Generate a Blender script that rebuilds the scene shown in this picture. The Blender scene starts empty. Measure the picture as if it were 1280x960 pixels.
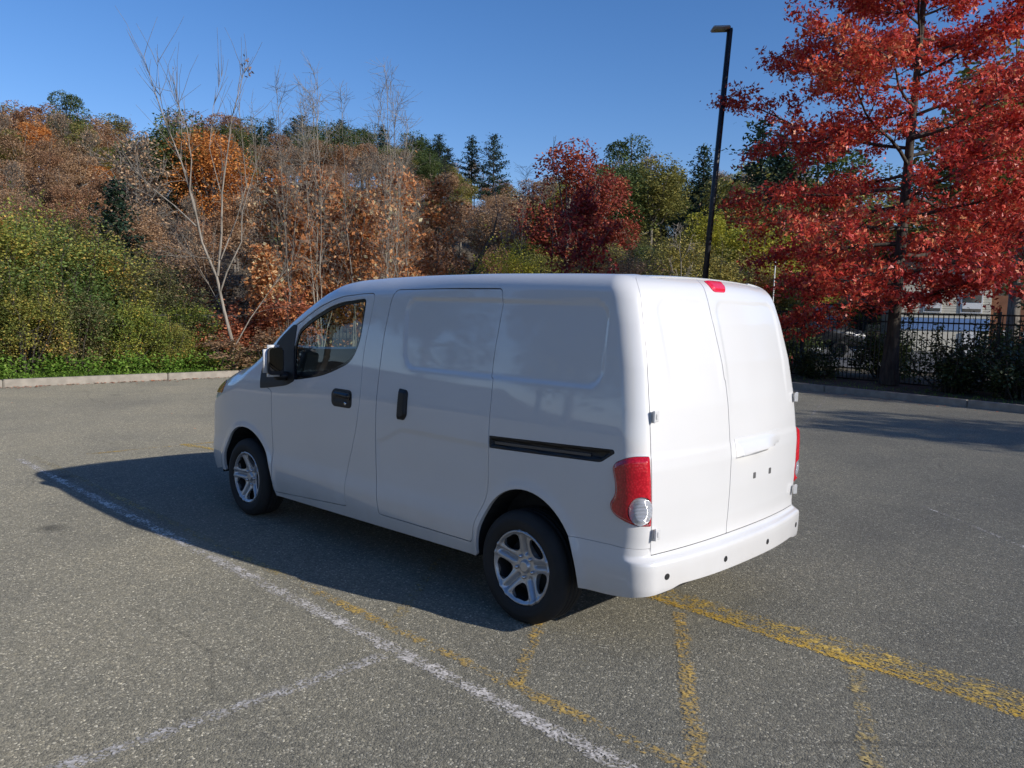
import bpy, bmesh, math, random
import numpy as np
from mathutils import Vector, Matrix, Euler
from mathutils.geometry import delaunay_2d_cdt
random.seed(7); rng = np.random.default_rng(7)
S = bpy.context.scene; COL = S.collection
# ---------------------------------------------------------------- camera
cam = bpy.data.cameras.new('camera'); co = bpy.data.objects.new('camera', cam); COL.objects.link(co)
cam.sensor_width = 36; cam.lens = 998.34/1280*36; cam.clip_end = 3000; cam.clip_start = .05
CP = np.array([-2.77580, 3.84349, 1.65097]); YAW, PITCH, ROLL = -.807157, .0931099, .0247702
fw = np.array([math.cos(YAW)*math.cos(PITCH), math.sin(YAW)*math.cos(PITCH), -math.sin(PITCH)])
rt = np.array([math.sin(YAW), -math.cos(YAW), 0.]); up = np.cross(rt, fw)
r2 = math.cos(ROLL)*rt+math.sin(ROLL)*up; u2 = -math.sin(ROLL)*rt+math.cos(ROLL)*up
co.matrix_world = Matrix(((r2[0], u2[0], -fw[0], CP[0]), (r2[1], u2[1], -fw[1], CP[1]), (r2[2], u2[2], -fw[2], CP[2]), (0, 0, 0, 1)))
S.camera = co
# ---------------------------------------------------------------- daylight
SUN = Vector((-2.1, -.49, 1.0)).normalized()
EL = math.asin(SUN.z); AZ = math.atan2(SUN.x, SUN.y)
W = bpy.data.worlds.new('World'); S.world = W; W.use_nodes = True; nt = W.node_tree
bg = nt.nodes['Background']; sky = nt.nodes.new('ShaderNodeTexSky'); sky.sky_type = 'NISHITA'; sky.sun_disc = False
sky.sun_elevation = EL; sky.sun_rotation = AZ; sky.air_density = 1.0; sky.dust_density = .3; sky.ozone_density = 4.0; sky.altitude = 0
hs = nt.nodes.new('ShaderNodeHueSaturation'); hs.inputs['Saturation'].default_value = 1.2; nt.links.new(sky.outputs[0], hs.inputs['Color']); wm = nt.nodes.new('ShaderNodeMix'); wm.data_type = 'RGBA'; wm.blend_type = 'MULTIPLY'; wm.inputs[0].default_value = 1; wm.inputs[7].default_value = (1.12, .985, 1.10, 1); nt.links.new(hs.outputs[0], wm.inputs[6]); nt.links.new(wm.outputs[2], bg.inputs[0]); bg.inputs[1].default_value = .13
sl = bpy.data.lights.new('sun', 'SUN'); sl.energy = 4.8; sl.angle = math.radians(.5); sl.color = (1, .945, .86)
so = bpy.data.objects.new('sun', sl); COL.objects.link(so); so.rotation_euler = (-SUN).to_track_quat('-Z', 'Y').to_euler(); so.location = (-20, -5, 20)
vs = S.view_settings; vs.view_transform = 'Standard'; vs.look = 'None'; vs.exposure = 0; vs.gamma = 1
S.cycles.max_bounces = 6; S.cycles.transparent_max_bounces = 24; S.cycles.diffuse_bounces = 3; S.cycles.glossy_bounces = 3
S.cycles.sample_clamp_indirect = 4; S.cycles.caustics_reflective = False; S.cycles.caustics_refractive = False
# ---------------------------------------------------------------- helpers
def mat(name, col=(.5, .5, .5), rough=.5, **k):
    m = bpy.data.materials.new(name); m.use_nodes = True; b = m.node_tree.nodes['Principled BSDF']
    b.inputs['Base Color'].default_value = (*col[:3], 1); b.inputs['Roughness'].default_value = rough
    for a, v in k.items(): b.inputs[a.replace('_', ' ')].default_value = v
    return m
def N(m, t, **k):
    n = m.node_tree.nodes.new('ShaderNode'+t)
    for a, v in k.items():
        if hasattr(n, a): setattr(n, a, v)
        else: n.inputs[a.replace('_', ' ')].default_value = v
    return n
def L(m, a, b): m.node_tree.links.new(a, b)
def ramp(m, fac, stops, interp='LINEAR'):
    r = N(m, 'ValToRGB'); cr = r.color_ramp; cr.interpolation = interp
    while len(cr.elements) < len(stops): cr.elements.new(.5)
    for e, (p, c) in zip(cr.elements, stops): e.position = p; e.color = (*c, 1) if len(c) == 3 else c
    L(m, fac, r.inputs[0]); return r
def BS(m): return m.node_tree.nodes['Principled BSDF']
def noisy(m, col, amt=.15, scale=3., rough=None, bump=0, bscale=40., detail=5.):
    """value variation, roughness variation and fine relief on a plain material"""
    b = BS(m); tc = N(m, 'TexCoord'); n = N(m, 'TexNoise', Scale=scale, Detail=detail); L(m, tc.outputs['Object'], n.inputs['Vector'])
    lo = tuple(c*(1-amt) for c in col); hi = tuple(min(1, c*(1+amt)) for c in col)
    r = ramp(m, n.outputs[0], [(.3, lo), (.7, hi)]); L(m, r.outputs[0], b.inputs['Base Color'])
    if rough:
        q = N(m, 'MapRange'); q.inputs['To Min'].default_value = rough[0]; q.inputs['To Max'].default_value = rough[1]; L(m, n.outputs[0], q.inputs['Value']); L(m, q.outputs[0], b.inputs['Roughness'])
    if bump:
        n2 = N(m, 'TexNoise', Scale=bscale, Detail=4.); L(m, tc.outputs['Object'], n2.inputs['Vector'])
        bp = N(m, 'Bump', Strength=1.); bp.inputs['Distance'].default_value = bump; L(m, n2.outputs[0], bp.inputs['Height']); L(m, bp.outputs[0], b.inputs['Normal'])
    return m
def obj(name, me, m=None, parent=None, loc=None, label=None, kind=None):
    o = bpy.data.objects.new(name, me); COL.objects.link(o)
    if m is not None and me is not None:
        ms = m if isinstance(m, (list, tuple)) else [m]
        if not me.materials:
            for q in ms: me.materials.append(q)
    if parent is not None: o.parent = parent
    if loc is not None: o.location = loc
    if label: o['label'] = label
    if kind: o['kind'] = kind
    return o
def tag(o, label, cat, group=None):
    o['label'] = label; o['category'] = cat
    if group: o['group'] = group
    return o
def empty(name, loc, rz=0.): 
    o = bpy.data.objects.new(name, None); COL.objects.link(o); o.location = loc; o.rotation_euler = (0, 0, rz); o.empty_display_size = .2
    return o
def mesh(name, V, Fc, smooth=True, attr=None, normals=None):
    me = bpy.data.meshes.new(name)
    V = np.asarray(V, np.float32); me.vertices.add(len(V)); me.vertices.foreach_set('co', V.ravel())
    if isinstance(Fc, np.ndarray): nl = Fc.size; ls = np.arange(0, nl, Fc.shape[1]); lt = np.full(len(Fc), Fc.shape[1]); li = Fc.ravel()
    else:
        lt = np.array([len(f) for f in Fc]); ls = np.concatenate([[0], np.cumsum(lt)[:-1]]); li = np.array([i for f in Fc for i in f]); nl = len(li)
    me.loops.add(nl); me.loops.foreach_set('vertex_index', li.astype(np.int32))
    me.polygons.add(len(lt)); me.polygons.foreach_set('loop_start', ls.astype(np.int32)); me.polygons.foreach_set('loop_total', lt.astype(np.int32))
    me.polygons.foreach_set('use_smooth', np.full(len(lt), smooth))
    if attr is not None:
        a = me.attributes.new('tint', 'FLOAT', 'FACE'); a.data.foreach_set('value', np.asarray(attr, np.float32))
    me.update(calc_edges=True); me.validate()
    if normals is not None: me.normals_split_custom_set_from_vertices([tuple(n) for n in normals])
    return me
def bm_mesh(name, bm, smooth=False):
    me = bpy.data.meshes.new(name); bm.normal_update(); bm.to_mesh(me); bm.free()
    if smooth: me.polygons.foreach_set('use_smooth', np.full(len(me.polygons), True))
    return me
def box_bm(bm, x0, x1, y0, y1, z0, z1, bev=0., seg=2, M=None):
    r = bmesh.ops.create_cube(bm, size=1.); vs_ = r['verts']
    for v in vs_: v.co = Vector(((x0+x1)/2+v.co.x*(x1-x0), (y0+y1)/2+v.co.y*(y1-y0), (z0+z1)/2+v.co.z*(z1-z0)))
    if bev:
        es = list({e for v in vs_ for e in v.link_edges}); rr = bmesh.ops.bevel(bm, geom=es, offset=bev, segments=seg, affect='EDGES'); vs_ = list({v for f in rr['faces'] for v in f.verts}|set(v for v in vs_ if v.is_valid))
    if M is not None: bmesh.ops.transform(bm, matrix=M, verts=[v for v in vs_ if v.is_valid])
    return vs_
def box(name, x0, x1, y0, y1, z0, z1, m, parent=None, bev=0., seg=2, M=None, **k):
    bm = bmesh.new(); box_bm(bm, x0, x1, y0, y1, z0, z1, bev, seg, M); return obj(name, bm_mesh(name, bm, bev > 0), m, parent, **k)
def tube_arrays(pts, rad, n=6, cap=False):
    pts = np.asarray(pts, float); rad = np.broadcast_to(np.asarray(rad, float), (len(pts),))
    t = np.gradient(pts, axis=0); t /= np.linalg.norm(t, axis=1)[:, None]+1e-9
    ref = np.array([0, 0, 1.]) if abs(t[0][2]) < .9 else np.array([1., 0, 0])
    a = np.cross(t, ref); a /= np.linalg.norm(a, axis=1)[:, None]+1e-9; b = np.cross(t, a)
    th = np.arange(n)*2*math.pi/n
    V = pts[:, None]+rad[:, None, None]*(a[:, None]*np.cos(th)[None, :, None]+b[:, None]*np.sin(th)[None, :, None])
    k = len(pts); i = np.arange(k-1)[:, None]*n; j = np.arange(n)[None]; j2 = (j+1) % n
    Fq = np.stack([i+j, i+n+j, i+n+j2, i+j2], -1).reshape(-1, 4)
    return V.reshape(-1, 3), Fq
def lathe(name, prof, n, m, parent=None, axis='y', cx=0, cy=0, cz=0, sgn=1, **k):
    prof = np.array(prof); th = np.arange(n)*2*math.pi/n
    V = np.stack([cx+prof[:, 0][:, None]*np.cos(th), cy+sgn*prof[:, 1][:, None]+0*th, cz+prof[:, 0][:, None]*np.sin(th)], -1).reshape(-1, 3)
    i = np.arange(len(prof)-1)[:, None]*n; j = np.arange(n)[None]; j2 = (j+1) % n
    Fq = np.stack([i+j, i+j2, i+n+j2, i+n+j], -1).reshape(-1, 4)
    if sgn < 0: Fq = Fq[:, ::-1]
    return obj(name, mesh(name, V, Fq), m, parent, **k)
import numpy as np, math
# ---------------------------------------------------------------- van body surface (metres; x forward, y left, z up, origin under rear axle)
def _tab(xs, ys, a, b, sig, n=1200):
    g = np.linspace(a, b, n); v = np.interp(g, xs, ys)
    k = max(1, int(3*sig/((b-a)/n))); w = np.exp(-.5*(np.arange(-k, k+1)*((b-a)/n)/sig)**2); w /= w.sum()
    v = np.convolve(np.pad(v, k, mode='edge'), w, mode='valid')
    return g, v
def sstep(a, b, x):
    t = np.clip((x-a)/(b-a), 0, 1); return t*t*(3-2*t)
TW = _tab([.0,.22,.30,.36,.46,.56,.75,.95,1.08,1.25,1.45,1.65,1.85,2.1], [.82,.825,.846,.858,.866,.853,.862,.866,.861,.843,.819,.792,.762,.72], 0, 2.1, .022)
TH = _tab([-1.2,-.6,-.2,.4,1.0,1.4,1.7,1.9,2.1,2.5,2.80,2.95,3.3,3.55,3.75,4.2], [1.83,1.848,1.858,1.865,1.861,1.850,1.836,1.810,1.745,1.545,1.345,1.240,1.135,1.04,.93,.40], -1.3, 4.3, .045)
TR = _tab([.0,.20,.27,.36,.46,.497,.506,.60,.75,.92,1.05,1.2,1.4,1.6,1.72,1.80,1.86,2.0], [.70,.78,.825,.845,.848,.846,.782,.780,.785,.785,.772,.755,.720,.668,.628,.590,.55,.42], 0, 2.1, .0055)
TF = _tab([.0,.22,.32,.5,.62,.8,1.0,1.3,2.0], [3.66,3.74,3.80,3.81,3.80,3.76,3.70,3.6,3.3], 0, 2.1, .03)
TRR = _tab([.2,1.2,1.7,2.0], [.085,.095,.10,.10], 0, 2.1, .1)
AW = [(-.03, .355, .425), (2.91, .40, .40)]
def rbox(x, z, x0, x1, z0, z1, r):
    cx, cz, hx, hz = (x0+x1)/2, (z0+z1)/2, (x1-x0)/2-r, (z1-z0)/2-r
    dx, dz = np.abs(x-cx)-hx, np.abs(z-cz)-hz
    return np.hypot(np.maximum(dx, 0), np.maximum(dz, 0))+np.minimum(np.maximum(dx, dz), 0)-r
def Wd(x, z):
    w = np.interp(z, *TW)
    w = w-.022*sstep(.2, -.9, x)-.012*sstep(1.9, 3.0, x)*sstep(1.0, 1.25, z)
    up = sstep(1.05, 1.3, z)
    w = w-up*.02*sstep(1.6, 3.0, x)
    w = w-.13*np.clip((x-3.05)/.75, 0, 2)**2.1
    # pressed panel recess that runs over sliding door and rear quarter
    d = rbox(x-.11*(z-1.5)*np.clip((x-.2)/.8, 0, 1), z, -.47, 1.03, 1.285, 1.70, .09)
    w = w-.010*sstep(.012, -.020, d)
    # wheel arch lips
    for ax, ar, az in AW:
        dd = np.hypot(x-ax, (z-.30)*ar/az)-ar
        w = w+.010*np.exp(-(np.clip(dd, -1, 1)/.035)**2)*sstep(.15, .3, z)
    # swage on lower door
    t = z-(.915-.10*sstep(.95, 1.24, x)); w = w-.006*sstep(.018, -.018, t)*sstep(.22, .27, x)*sstep(1.26, 1.20, x)*sstep(.52, .72, z)
    return w
def rint(a, b, r):
    return np.minimum(np.maximum(a, b), -r)*0+np.where((a > -r) & (b > -r), np.hypot(a+r, b+r)-r, np.maximum(a, b))
def F(x, y, z):
    ya = np.abs(y)
    a = ya-Wd(x, z)
    rx = np.interp(z, *TR); bow = np.where(z < .506, .060, .045)*(ya/.72)**2.4
    b = -x-rx+bow
    b = b+.006*sstep(.014, -.022, rbox(y, z, .165, .60, .95, 1.725, .09))*sstep(1.15, 1.5, z)+.006*sstep(.014, -.022, rbox(y, z, -.63, .095, .95, 1.725, .09))*sstep(1.1, 1.4, z)
    b = b-.004*sstep(1.0, .975, z)*sstep(.55, .62, z)
    wx = sstep(1.4, 2.1, x)
    xe = x+.15*ya*ya*wx
    e = .01; H = np.interp(xe, *TH); sl = (np.interp(xe+e, *TH)-np.interp(xe-e, *TH))/(2*e)
    c = (z-H+.018*(ya/.68)**2.2)/np.sqrt(1+sl*sl)
    d = x-np.interp(z, *TF)+.10*(ya/.7)**2.2
    r1 = np.interp(z, *TRR)
    rs = .13-.06*sstep(1.5, 2.3, x)+.08*sstep(2.8, 3.1, x)
    f = rint(a, b, r1); f = rint(f, c, .085+(rs-.085)*sstep(.5, 1.2, x)); f = rint(f, d, .13)
    return f
# wrap chart: u runs along the left side (u = x), round the rear corner and along the rear; v = z, then round the cant rail
XR, Y0, RA, XF = -.40, .45, .45, 3.05
def zc(x): return np.interp(x, [-1, 1.6, 2.2, 2.8, 3.3, 4], [1.45, 1.45, 1.2, .85, .72, .6])
RV = .40
def wrap_od(u, v):
    u = np.asarray(u, float); v = np.asarray(v, float)
    ang = np.clip((XR-u)/RA, 0, math.pi/2); ex = np.maximum(XR-u-RA*math.pi/2, 0)
    af = np.clip((u-XF)/.5, 0, math.pi/2); ef = np.maximum(u-XF-.5*math.pi/2, 0)
    ox = np.clip(u, XR, XF); oy = Y0-ex-ef
    z0 = zc(ox); oz = np.minimum(v, z0); av = np.maximum(v-z0, 0)/RV
    h = np.where(af > 0, af, -ang)
    d = np.stack([np.sin(h)*np.cos(av), np.cos(h)*np.cos(av), np.sin(av)], -1)
    return np.stack([ox, oy, oz], -1), d
def solve(od, u, v, tmax=1.6):
    o, d = od(u, v)
    lo = np.zeros(o.shape[:-1]); hi = lo+tmax
    for _ in range(26):
        m = (lo+hi)/2; p = o+d*m[..., None]; s = F(p[..., 0], p[..., 1], p[..., 2]) > 0
        hi = np.where(s, m, hi); lo = np.where(s, lo, m)
    return o+d*((lo+hi)/2)[..., None]
def to_uv(p):
    x, y, z = p
    ox = min(max(x, XR), XF); z0 = float(zc(ox)); oz = min(z, z0)
    if x > XF and y < Y0: u = XF+.5*math.pi/2+(Y0-y); hd = x-XF
    elif x >= XR: u = x if x <= XF else XF+.5*math.atan2(x-XF, y-Y0); oy = Y0; hd = y-Y0 if x <= XF else math.hypot(x-XF, y-Y0)
    elif y >= Y0: a = math.atan2(XR-x, y-Y0); u = XR-a*RA; hd = math.hypot(XR-x, y-Y0)
    else: u = XR-RA*math.pi/2-(Y0-y); hd = XR-x
    v = z if z <= z0 else z0+RV*math.atan2(z-z0, hd)
    return round(u, 4), round(v, 4)
# ---------------------------------------------------------------- panels: outlines in the body chart, skinned on to the body surface
def rp(pts, r=.03, n=5):
    """rounded polygon; a point may carry its own radius as third value"""
    P = [np.array(p[:2], float) for p in pts]; R_ = [p[2] if len(p) > 2 else r for p in pts]; out = []
    for i, p in enumerate(P):
        a = P[i-1]-p; b = P[(i+1) % len(P)]-p; la, lb = np.linalg.norm(a), np.linalg.norm(b); d = min(R_[i], la*.48, lb*.48)
        if d < 1e-4: out.append(p); continue
        p0 = p+a/la*d; p1 = p+b/lb*d
        for t in np.linspace(0, 1, n+1): out.append((1-t)**2*p0+2*t*(1-t)*p+t*t*p1)
    return np.array(out)
def dens(P, s):
    out = []
    for i in range(len(P)):
        a, b = P[i], P[(i+1) % len(P)]; k = max(1, int(math.ceil(np.linalg.norm(b-a)/s)))
        for j in range(k): out.append(a+(b-a)*j/k)
    return np.array(out)
def area(P): x, y = P[:, 0], P[:, 1]; return .5*np.sum(x*np.roll(y, -1)-y*np.roll(x, -1))
def offs(P, d):
    """move outline inwards by d (outwards if negative), P counter-clockwise"""
    a = P-np.roll(P, 1, 0); b = np.roll(P, -1, 0)-P
    a /= np.linalg.norm(a, axis=1)[:, None]+1e-9; b /= np.linalg.norm(b, axis=1)[:, None]+1e-9
    n = np.stack([-(a+b)[:, 1], (a+b)[:, 0]], -1); l = np.linalg.norm(n, axis=1)[:, None]+1e-9; n /= l
    return P+n*d*np.minimum(2/np.maximum(l, .8), 1.6)
def pip(P, q):
    x, y = q[:, 0], q[:, 1]; ins = np.zeros(len(q), bool)
    for i in range(len(P)):
        x0, y0 = P[i-1]; x1, y1 = P[i]
        c = ((y0 > y) != (y1 > y)) & (x < (x1-x0)*(y-y0)/(y1-y0+1e-12)+x0); ins ^= c
    return ins
def dseg(P, q):
    d = np.full(len(q), 9e9)
    for i in range(len(P)):
        a, b = P[i-1], P[i]; ab = b-a; t = np.clip(((q-a)@ab)/(ab@ab+1e-12), 0, 1); d = np.minimum(d, np.linalg.norm(q-a-t[:, None]*ab, axis=1))
    return d
def surf_n(mp, u, v):
    e = .003; a = mp(u+e, v)-mp(u-e, v); b = mp(u, v+e)-mp(u, v-e); n = np.cross(a, b); n /= np.linalg.norm(n, axis=1)[:, None]+1e-12
    return n
def panel_arrays(outer, holes=(), mp=None, step=.016, inset=.0022, depth=.022, disp=None, bev=.0016, outward=None):
    O = dens(np.array(outer), step); O = O if area(O) > 0 else O[::-1]; O = offs(O, inset)
    Hs = []
    for h in holes:
        h = dens(np.array(h), step); h = h if area(h) > 0 else h[::-1]; Hs.append(offs(h, -inset))
    lo, hi = O.min(0), O.max(0); gx, gy = np.meshgrid(np.arange(lo[0], hi[0], step), np.arange(lo[1], hi[1], step*.9)); gx = gx+(np.arange(gx.shape[0]) % 2)[:, None]*step/2
    G = np.stack([gx.ravel(), gy.ravel()], -1); k = pip(O, G) & (dseg(O, G) > step*.45)
    for h in Hs: k &= ~pip(h, G); 
    G = G[k]
    for h in Hs: G = G[dseg(h, G) > step*.45]
    loops = []; base = 0; allp = []; ed = []
    for P in [O]+Hs:
        n = len(P); ed += [(base+i, base+(i+1) % n) for i in range(n)]; loops.append(np.arange(base, base+n)); base += n; allp.append(P)
    allp.append(G); A = np.concatenate(allp)
    vo, eo, fo, ov, oe, of = delaunay_2d_cdt([Vector(p) for p in A], ed, [], 0, 1e-6)
    A2 = np.array([tuple(v) for v in vo]); T = np.array([f for f in fo if len(f) == 3])
    mapi = {}
    for i, l in enumerate(ov):
        for j in l: mapi[j] = i
    c = A2[T].mean(1); k = pip(O, c)
    for h in Hs: k &= ~pip(h, c)
    T = T[k]; a2 = A2[T]; ar = (a2[:, 1, 0]-a2[:, 0, 0])*(a2[:, 2, 1]-a2[:, 0, 1])-(a2[:, 2, 0]-a2[:, 0, 0])*(a2[:, 1, 1]-a2[:, 0, 1]); T[ar < 0] = T[ar < 0][:, ::-1]
    if disp is None: mm = mp
    else:
        def mm(u, v):
            p = mp(u, v); n = surf_n(mp, u, v); 
            if flip: n = -n
            return p+n*disp(u, v)[:, None]
    # orientation: chart normals must point out of the body
    flip = False; p0 = mp(A2[:, 0], A2[:, 1]); n0 = surf_n(mp, A2[:, 0], A2[:, 1]); cen = np.array([1.3, 0, .9]) if outward is None else None
    flip = (np.sum(n0*(p0-cen)) < 0) if outward is None else (np.mean(n0@np.array(outward)) < 0)
    P = mm(A2[:, 0], A2[:, 1]) if disp is not None else p0
    nn = surf_n(mm, A2[:, 0], A2[:, 1]) if disp is not None else n0
    if flip: nn = -nn; T = T[:, ::-1]
    V = [P]; NN = [nn]; FC = [T]; cnt = len(P)
    for li, lp in enumerate(loops):
        ids = np.array([mapi[i] for i in lp]); Q = P[ids]; nq = nn[ids]; t = np.roll(Q, -1, 0)-np.roll(Q, 1, 0); t /= np.linalg.norm(t, axis=1)[:, None]+1e-9
        out = np.cross(t, nq); out *= (-1 if flip else 1)*(1 if li == 0 else -1)
        if li > 0: out = -out; out = out
        # 'out' points away from the panel material
        cc = out if li == 0 else -out*-1
        r1 = Q+cc*bev-nq*bev*.8; r2_ = Q+cc*bev-nq*depth
        n = len(ids); i0 = cnt; i1 = cnt+n; V += [r1, r2_]; NN += [cc, cc]; cnt += 2*n; j = np.arange(n); j2 = (j+1) % n
        qa = np.stack([ids, i0+j, i0+j2, ids[j2]], -1); qb = np.stack([i0+j, i1+j, i1+j2, i0+j2], -1)
        q = np.concatenate([qa, qb]); 
        if flip: q = q[:, ::-1]
        FC.append(np.concatenate([q[:, [0, 1, 2]], q[:, [0, 2, 3]]]))
    return np.concatenate(V), np.concatenate(FC), np.concatenate(NN)
VC = (1.25, 0, 0)
def put(name, arr, m, parent, mirror=False, label=None, center=VC):
    V, Fc, NN = arr; V = V-np.array(center)
    if mirror: V = V*np.array([1, -1, 1]); NN = NN*np.array([1, -1, 1]); Fc = Fc[:, ::-1]
    return obj(name, mesh(name, V, np.ascontiguousarray(Fc), True, normals=NN), m, parent, label=label)
wrap = lambda u, v: solve(wrap_od, u, v)
top_od = lambda u, v: (np.stack([u, v, u*0+.5], -1), np.broadcast_to(np.array([0, 0, 1.]), np.shape(u)+(3,)))
topm = lambda u, v: solve(top_od, u, v)
def arch(cx, a, b, z0, n=26, a0=None):
    t = np.linspace(math.pi, 0, n); return [(cx+a*math.cos(q)*-1*-1, .30+b*math.sin(q)) for q in t]
def glassmat():
    m = bpy.data.materials.new('window_glass'); m.use_nodes = True; nt_ = m.node_tree; nt_.nodes.clear()
    o = nt_.nodes.new('ShaderNodeOutputMaterial'); mx = nt_.nodes.new('ShaderNodeMixShader'); tr = nt_.nodes.new('ShaderNodeBsdfTransparent'); gl = nt_.nodes.new('ShaderNodeBsdfGlossy'); fr = nt_.nodes.new('ShaderNodeFresnel')
    tr.inputs[0].default_value = (.78, .86, .82, 1); gl.inputs['Roughness'].default_value = .01; fr.inputs[0].default_value = 1.5
    gg = nt_.nodes.new('ShaderNodeNewGeometry'); ir = nt_.nodes.new('ShaderNodeMapRange'); ir.inputs['To Min'].default_value = 1.5; ir.inputs['To Max'].default_value = 1/1.5; nt_.links.new(gg.outputs['Backfacing'], ir.inputs[0]); nt_.links.new(ir.outputs[0], fr.inputs[0]); nt_.links.new(fr.outputs[0], mx.inputs[0]); nt_.links.new(tr.outputs[0], mx.inputs[1]); nt_.links.new(gl.outputs[0], mx.inputs[2]); nt_.links.new(mx.outputs[0], o.inputs[0]); return m
paint = mat('white_paint', (.68, .68, .675), .38, Coat_Weight=1., Coat_Roughness=.04); noisy(paint, (.68, .68, .675), .02, 2.)
BS(paint).inputs['Coat IOR'].default_value = 1.55
# faint road film low on the sides
_b = BS(paint); _tc = N(paint, 'TexCoord'); _sx = N(paint, 'SeparateXYZ'); L(paint, _tc.outputs['Object'], _sx.inputs[0])
_n = N(paint, 'TexNoise', Scale=6., Detail=6.); L(paint, _tc.outputs['Object'], _n.inputs['Vector'])
_mr = N(paint, 'MapRange'); _mr.inputs['From Min'].default_value = .62; _mr.inputs['From Max'].default_value = .25; _mr.inputs['To Max'].default_value = .5; L(paint, _sx.outputs[2], _mr.inputs[0])
_mu = N(paint, 'Math', operation='MULTIPLY'); L(paint, _mr.outputs[0], _mu.inputs[0]); L(paint, _n.outputs[0], _mu.inputs[1])
_mx = N(paint, 'Mix', data_type='RGBA'); L(paint, _mu.outputs[0], _mx.inputs[0]); L(paint, _b.inputs['Base Color'].links[0].from_socket, _mx.inputs[6]); _mx.inputs[7].default_value = (.42, .38, .33, 1); L(paint, _mx.outputs[2], _b.inputs['Base Color'])
blackp = noisy(mat('black_plastic', (.013, .013, .014), .5), (.013, .013, .014), .25, 20, (.45, .65), .0004, 300)
glossb = mat('gloss_black_trim', (.006, .006, .007), .12)
rubber = noisy(mat('tyre_rubber', (.018, .018, .018), .8), (.018, .018, .018), .3, 9, (.7, .9), .0006, 160)
darkin = noisy(mat('dark_interior_cloth', (.02, .02, .022), .85), (.02, .02, .022), .3, 30)
under = noisy(mat('underbody', (.015, .015, .015), .9), (.015, .015, .015), .4, 5)
silver = mat('silver_wheel_cover', (.50, .51, .53), .32, Metallic=.6); noisy(silver, (.50, .51, .53), .08, 8, (.28, .42))
chrome = mat('lug_metal', (.6, .6, .62), .22, Metallic=1.)
glass = glassmat()
redl = mat('red_lens', (.55, .004, .012), .12, Coat_Weight=1.); BS(redl).inputs['Subsurface Weight'].default_value = .0
_b = BS(redl); _v = N(redl, 'TexVoronoi', Scale=90.); _tc = N(redl, 'TexCoord'); L(redl, _tc.outputs['Object'], _v.inputs[0]); _r = ramp(redl, _v.outputs['Distance'], [(.0, (.72, .03, .05)), (.3, (.56, .010, .022)), (.8, (.42, .005, .014))]); L(redl, _r.outputs[0], _b.inputs['Base Color'])
_bp = N(redl, 'Bump', Strength=.35); _bp.inputs['Distance'].default_value = .002; L(redl, _v.outputs['Distance'], _bp.inputs['Height']); L(redl, _bp.outputs[0], _b.inputs['Normal'])
clearl = mat('clear_lens', (.66, .67, .68), .18, Metallic=.45, Coat_Weight=1.); _b = BS(clearl); _v = N(clearl, 'TexWave', Scale=48., bands_direction='Z'); _tc = N(clearl, 'TexCoord'); L(clearl, _tc.outputs['Object'], _v.inputs[0]); _bp = N(clearl, 'Bump', Strength=.7); _bp.inputs['Distance'].default_value = .004; L(clearl, _v.outputs['Fac'], _bp.inputs['Height']); L(clearl, _bp.outputs[0], _b.inputs['Normal'])
amberl = mat('amber_lens', (.75, .25, .02), .2, Coat_Weight=1.)
mirrm = mat('mirror_glass', (.07, .075, .08), .02, Metallic=1.)
brkl = mat('brake_lens', (.75, .02, .05), .25, Coat_Weight=1.)

van = empty('delivery_van', VC); tag(van, 'white windowless cargo van parked across worn yellow and white bay lines', 'van')
MID = -1.557
door_f = rp([(2.505, .262, .03), (2.512, 1.02, .04), (2.66, 1.045, .02), (2.655, 1.155, .03), (2.43, 1.383, .05), (2.26, 1.477, .05), (2.13, 1.541, .05), (1.99, 1.606, .05), (1.85, 1.659, .05), (1.72, 1.702, .05), (1.59, 1.728, .05), (1.46, 1.735, .04), (1.37, 1.735, .04), (1.395, 1.55, .1), (1.424, 1.36, .2), (1.413, 1.06, .2), (1.456, .84, .15), (1.566, .565, .1), (1.582, .45, .05), (1.573, .333, .02)])
win_f = rp([(2.225, 1.118, .03), (2.27, 1.345, .03), (2.229, 1.452, .04), (2.113, 1.516, .04), (1.98, 1.576, .05), (1.84, 1.632, .05), (1.706, 1.672, .05), (1.573, 1.694, .05), (1.458, 1.702, .03), (1.465, 1.56, .1), (1.472, 1.43, .08), (1.545, 1.288, .14), (1.84, 1.178, .15)])
door_s = rp([(1.214, .352, .02), (1.247, .56, .08), (1.244, 1.07, .3), (1.234, 1.47, .2), (1.20, 1.70, .08), (1.165, 1.757, .05), (.245, 1.755, .06), (.238, 1.70, .04), (.262, 1.40, .1), (.262, 1.29, .01), (.241, 1.28, .01), (.239, .97, .05), (.243, .645, .1), (.34, .49, .1), (.356, .362, .03)])
rail = rp([(.236, .974), (.232, .912), (-.515, .942, .02), (-.592, .995, .02), (-.585, 1.008, .02)], .004)
tail_o = [(-.585, .925, .04), (-.604, .955, .02), (-.675, .990, .06), (-.7535, .990, .006), (-.770, .800, .1), (-.7740, .662, .006), (-.70, .668, .08), (-.60, .703, .04), (-.572, .745, .04), (-.606, .80, .03), (-.603, .86, .04)]
tail = rp(tail_o)
RL, RR_ = [], []
rd_left_edge = [(-.7810, .518, .012), (-.7775, .70), (-.7640, .95), (-.7530, 1.176), (-.7338, 1.47), (-.6950, 1.75), (-.645, 1.86), (-.640, 1.945, .002)]
seam_mid = [(-1.437, 1.945, .002), (-1.408, 1.82), (-1.402, 1.685), (-1.417, 1.45), (-1.425, 1.325), (-1.434, 1.31), (-1.436, 1.20), (-1.437, .80), (-1.437, .518, .008)]
rd_L = rp(rd_left_edge+seam_mid, .04); 
mir = lambda P: [(2*MID-p[0], *p[1:]) for p in P]
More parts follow.
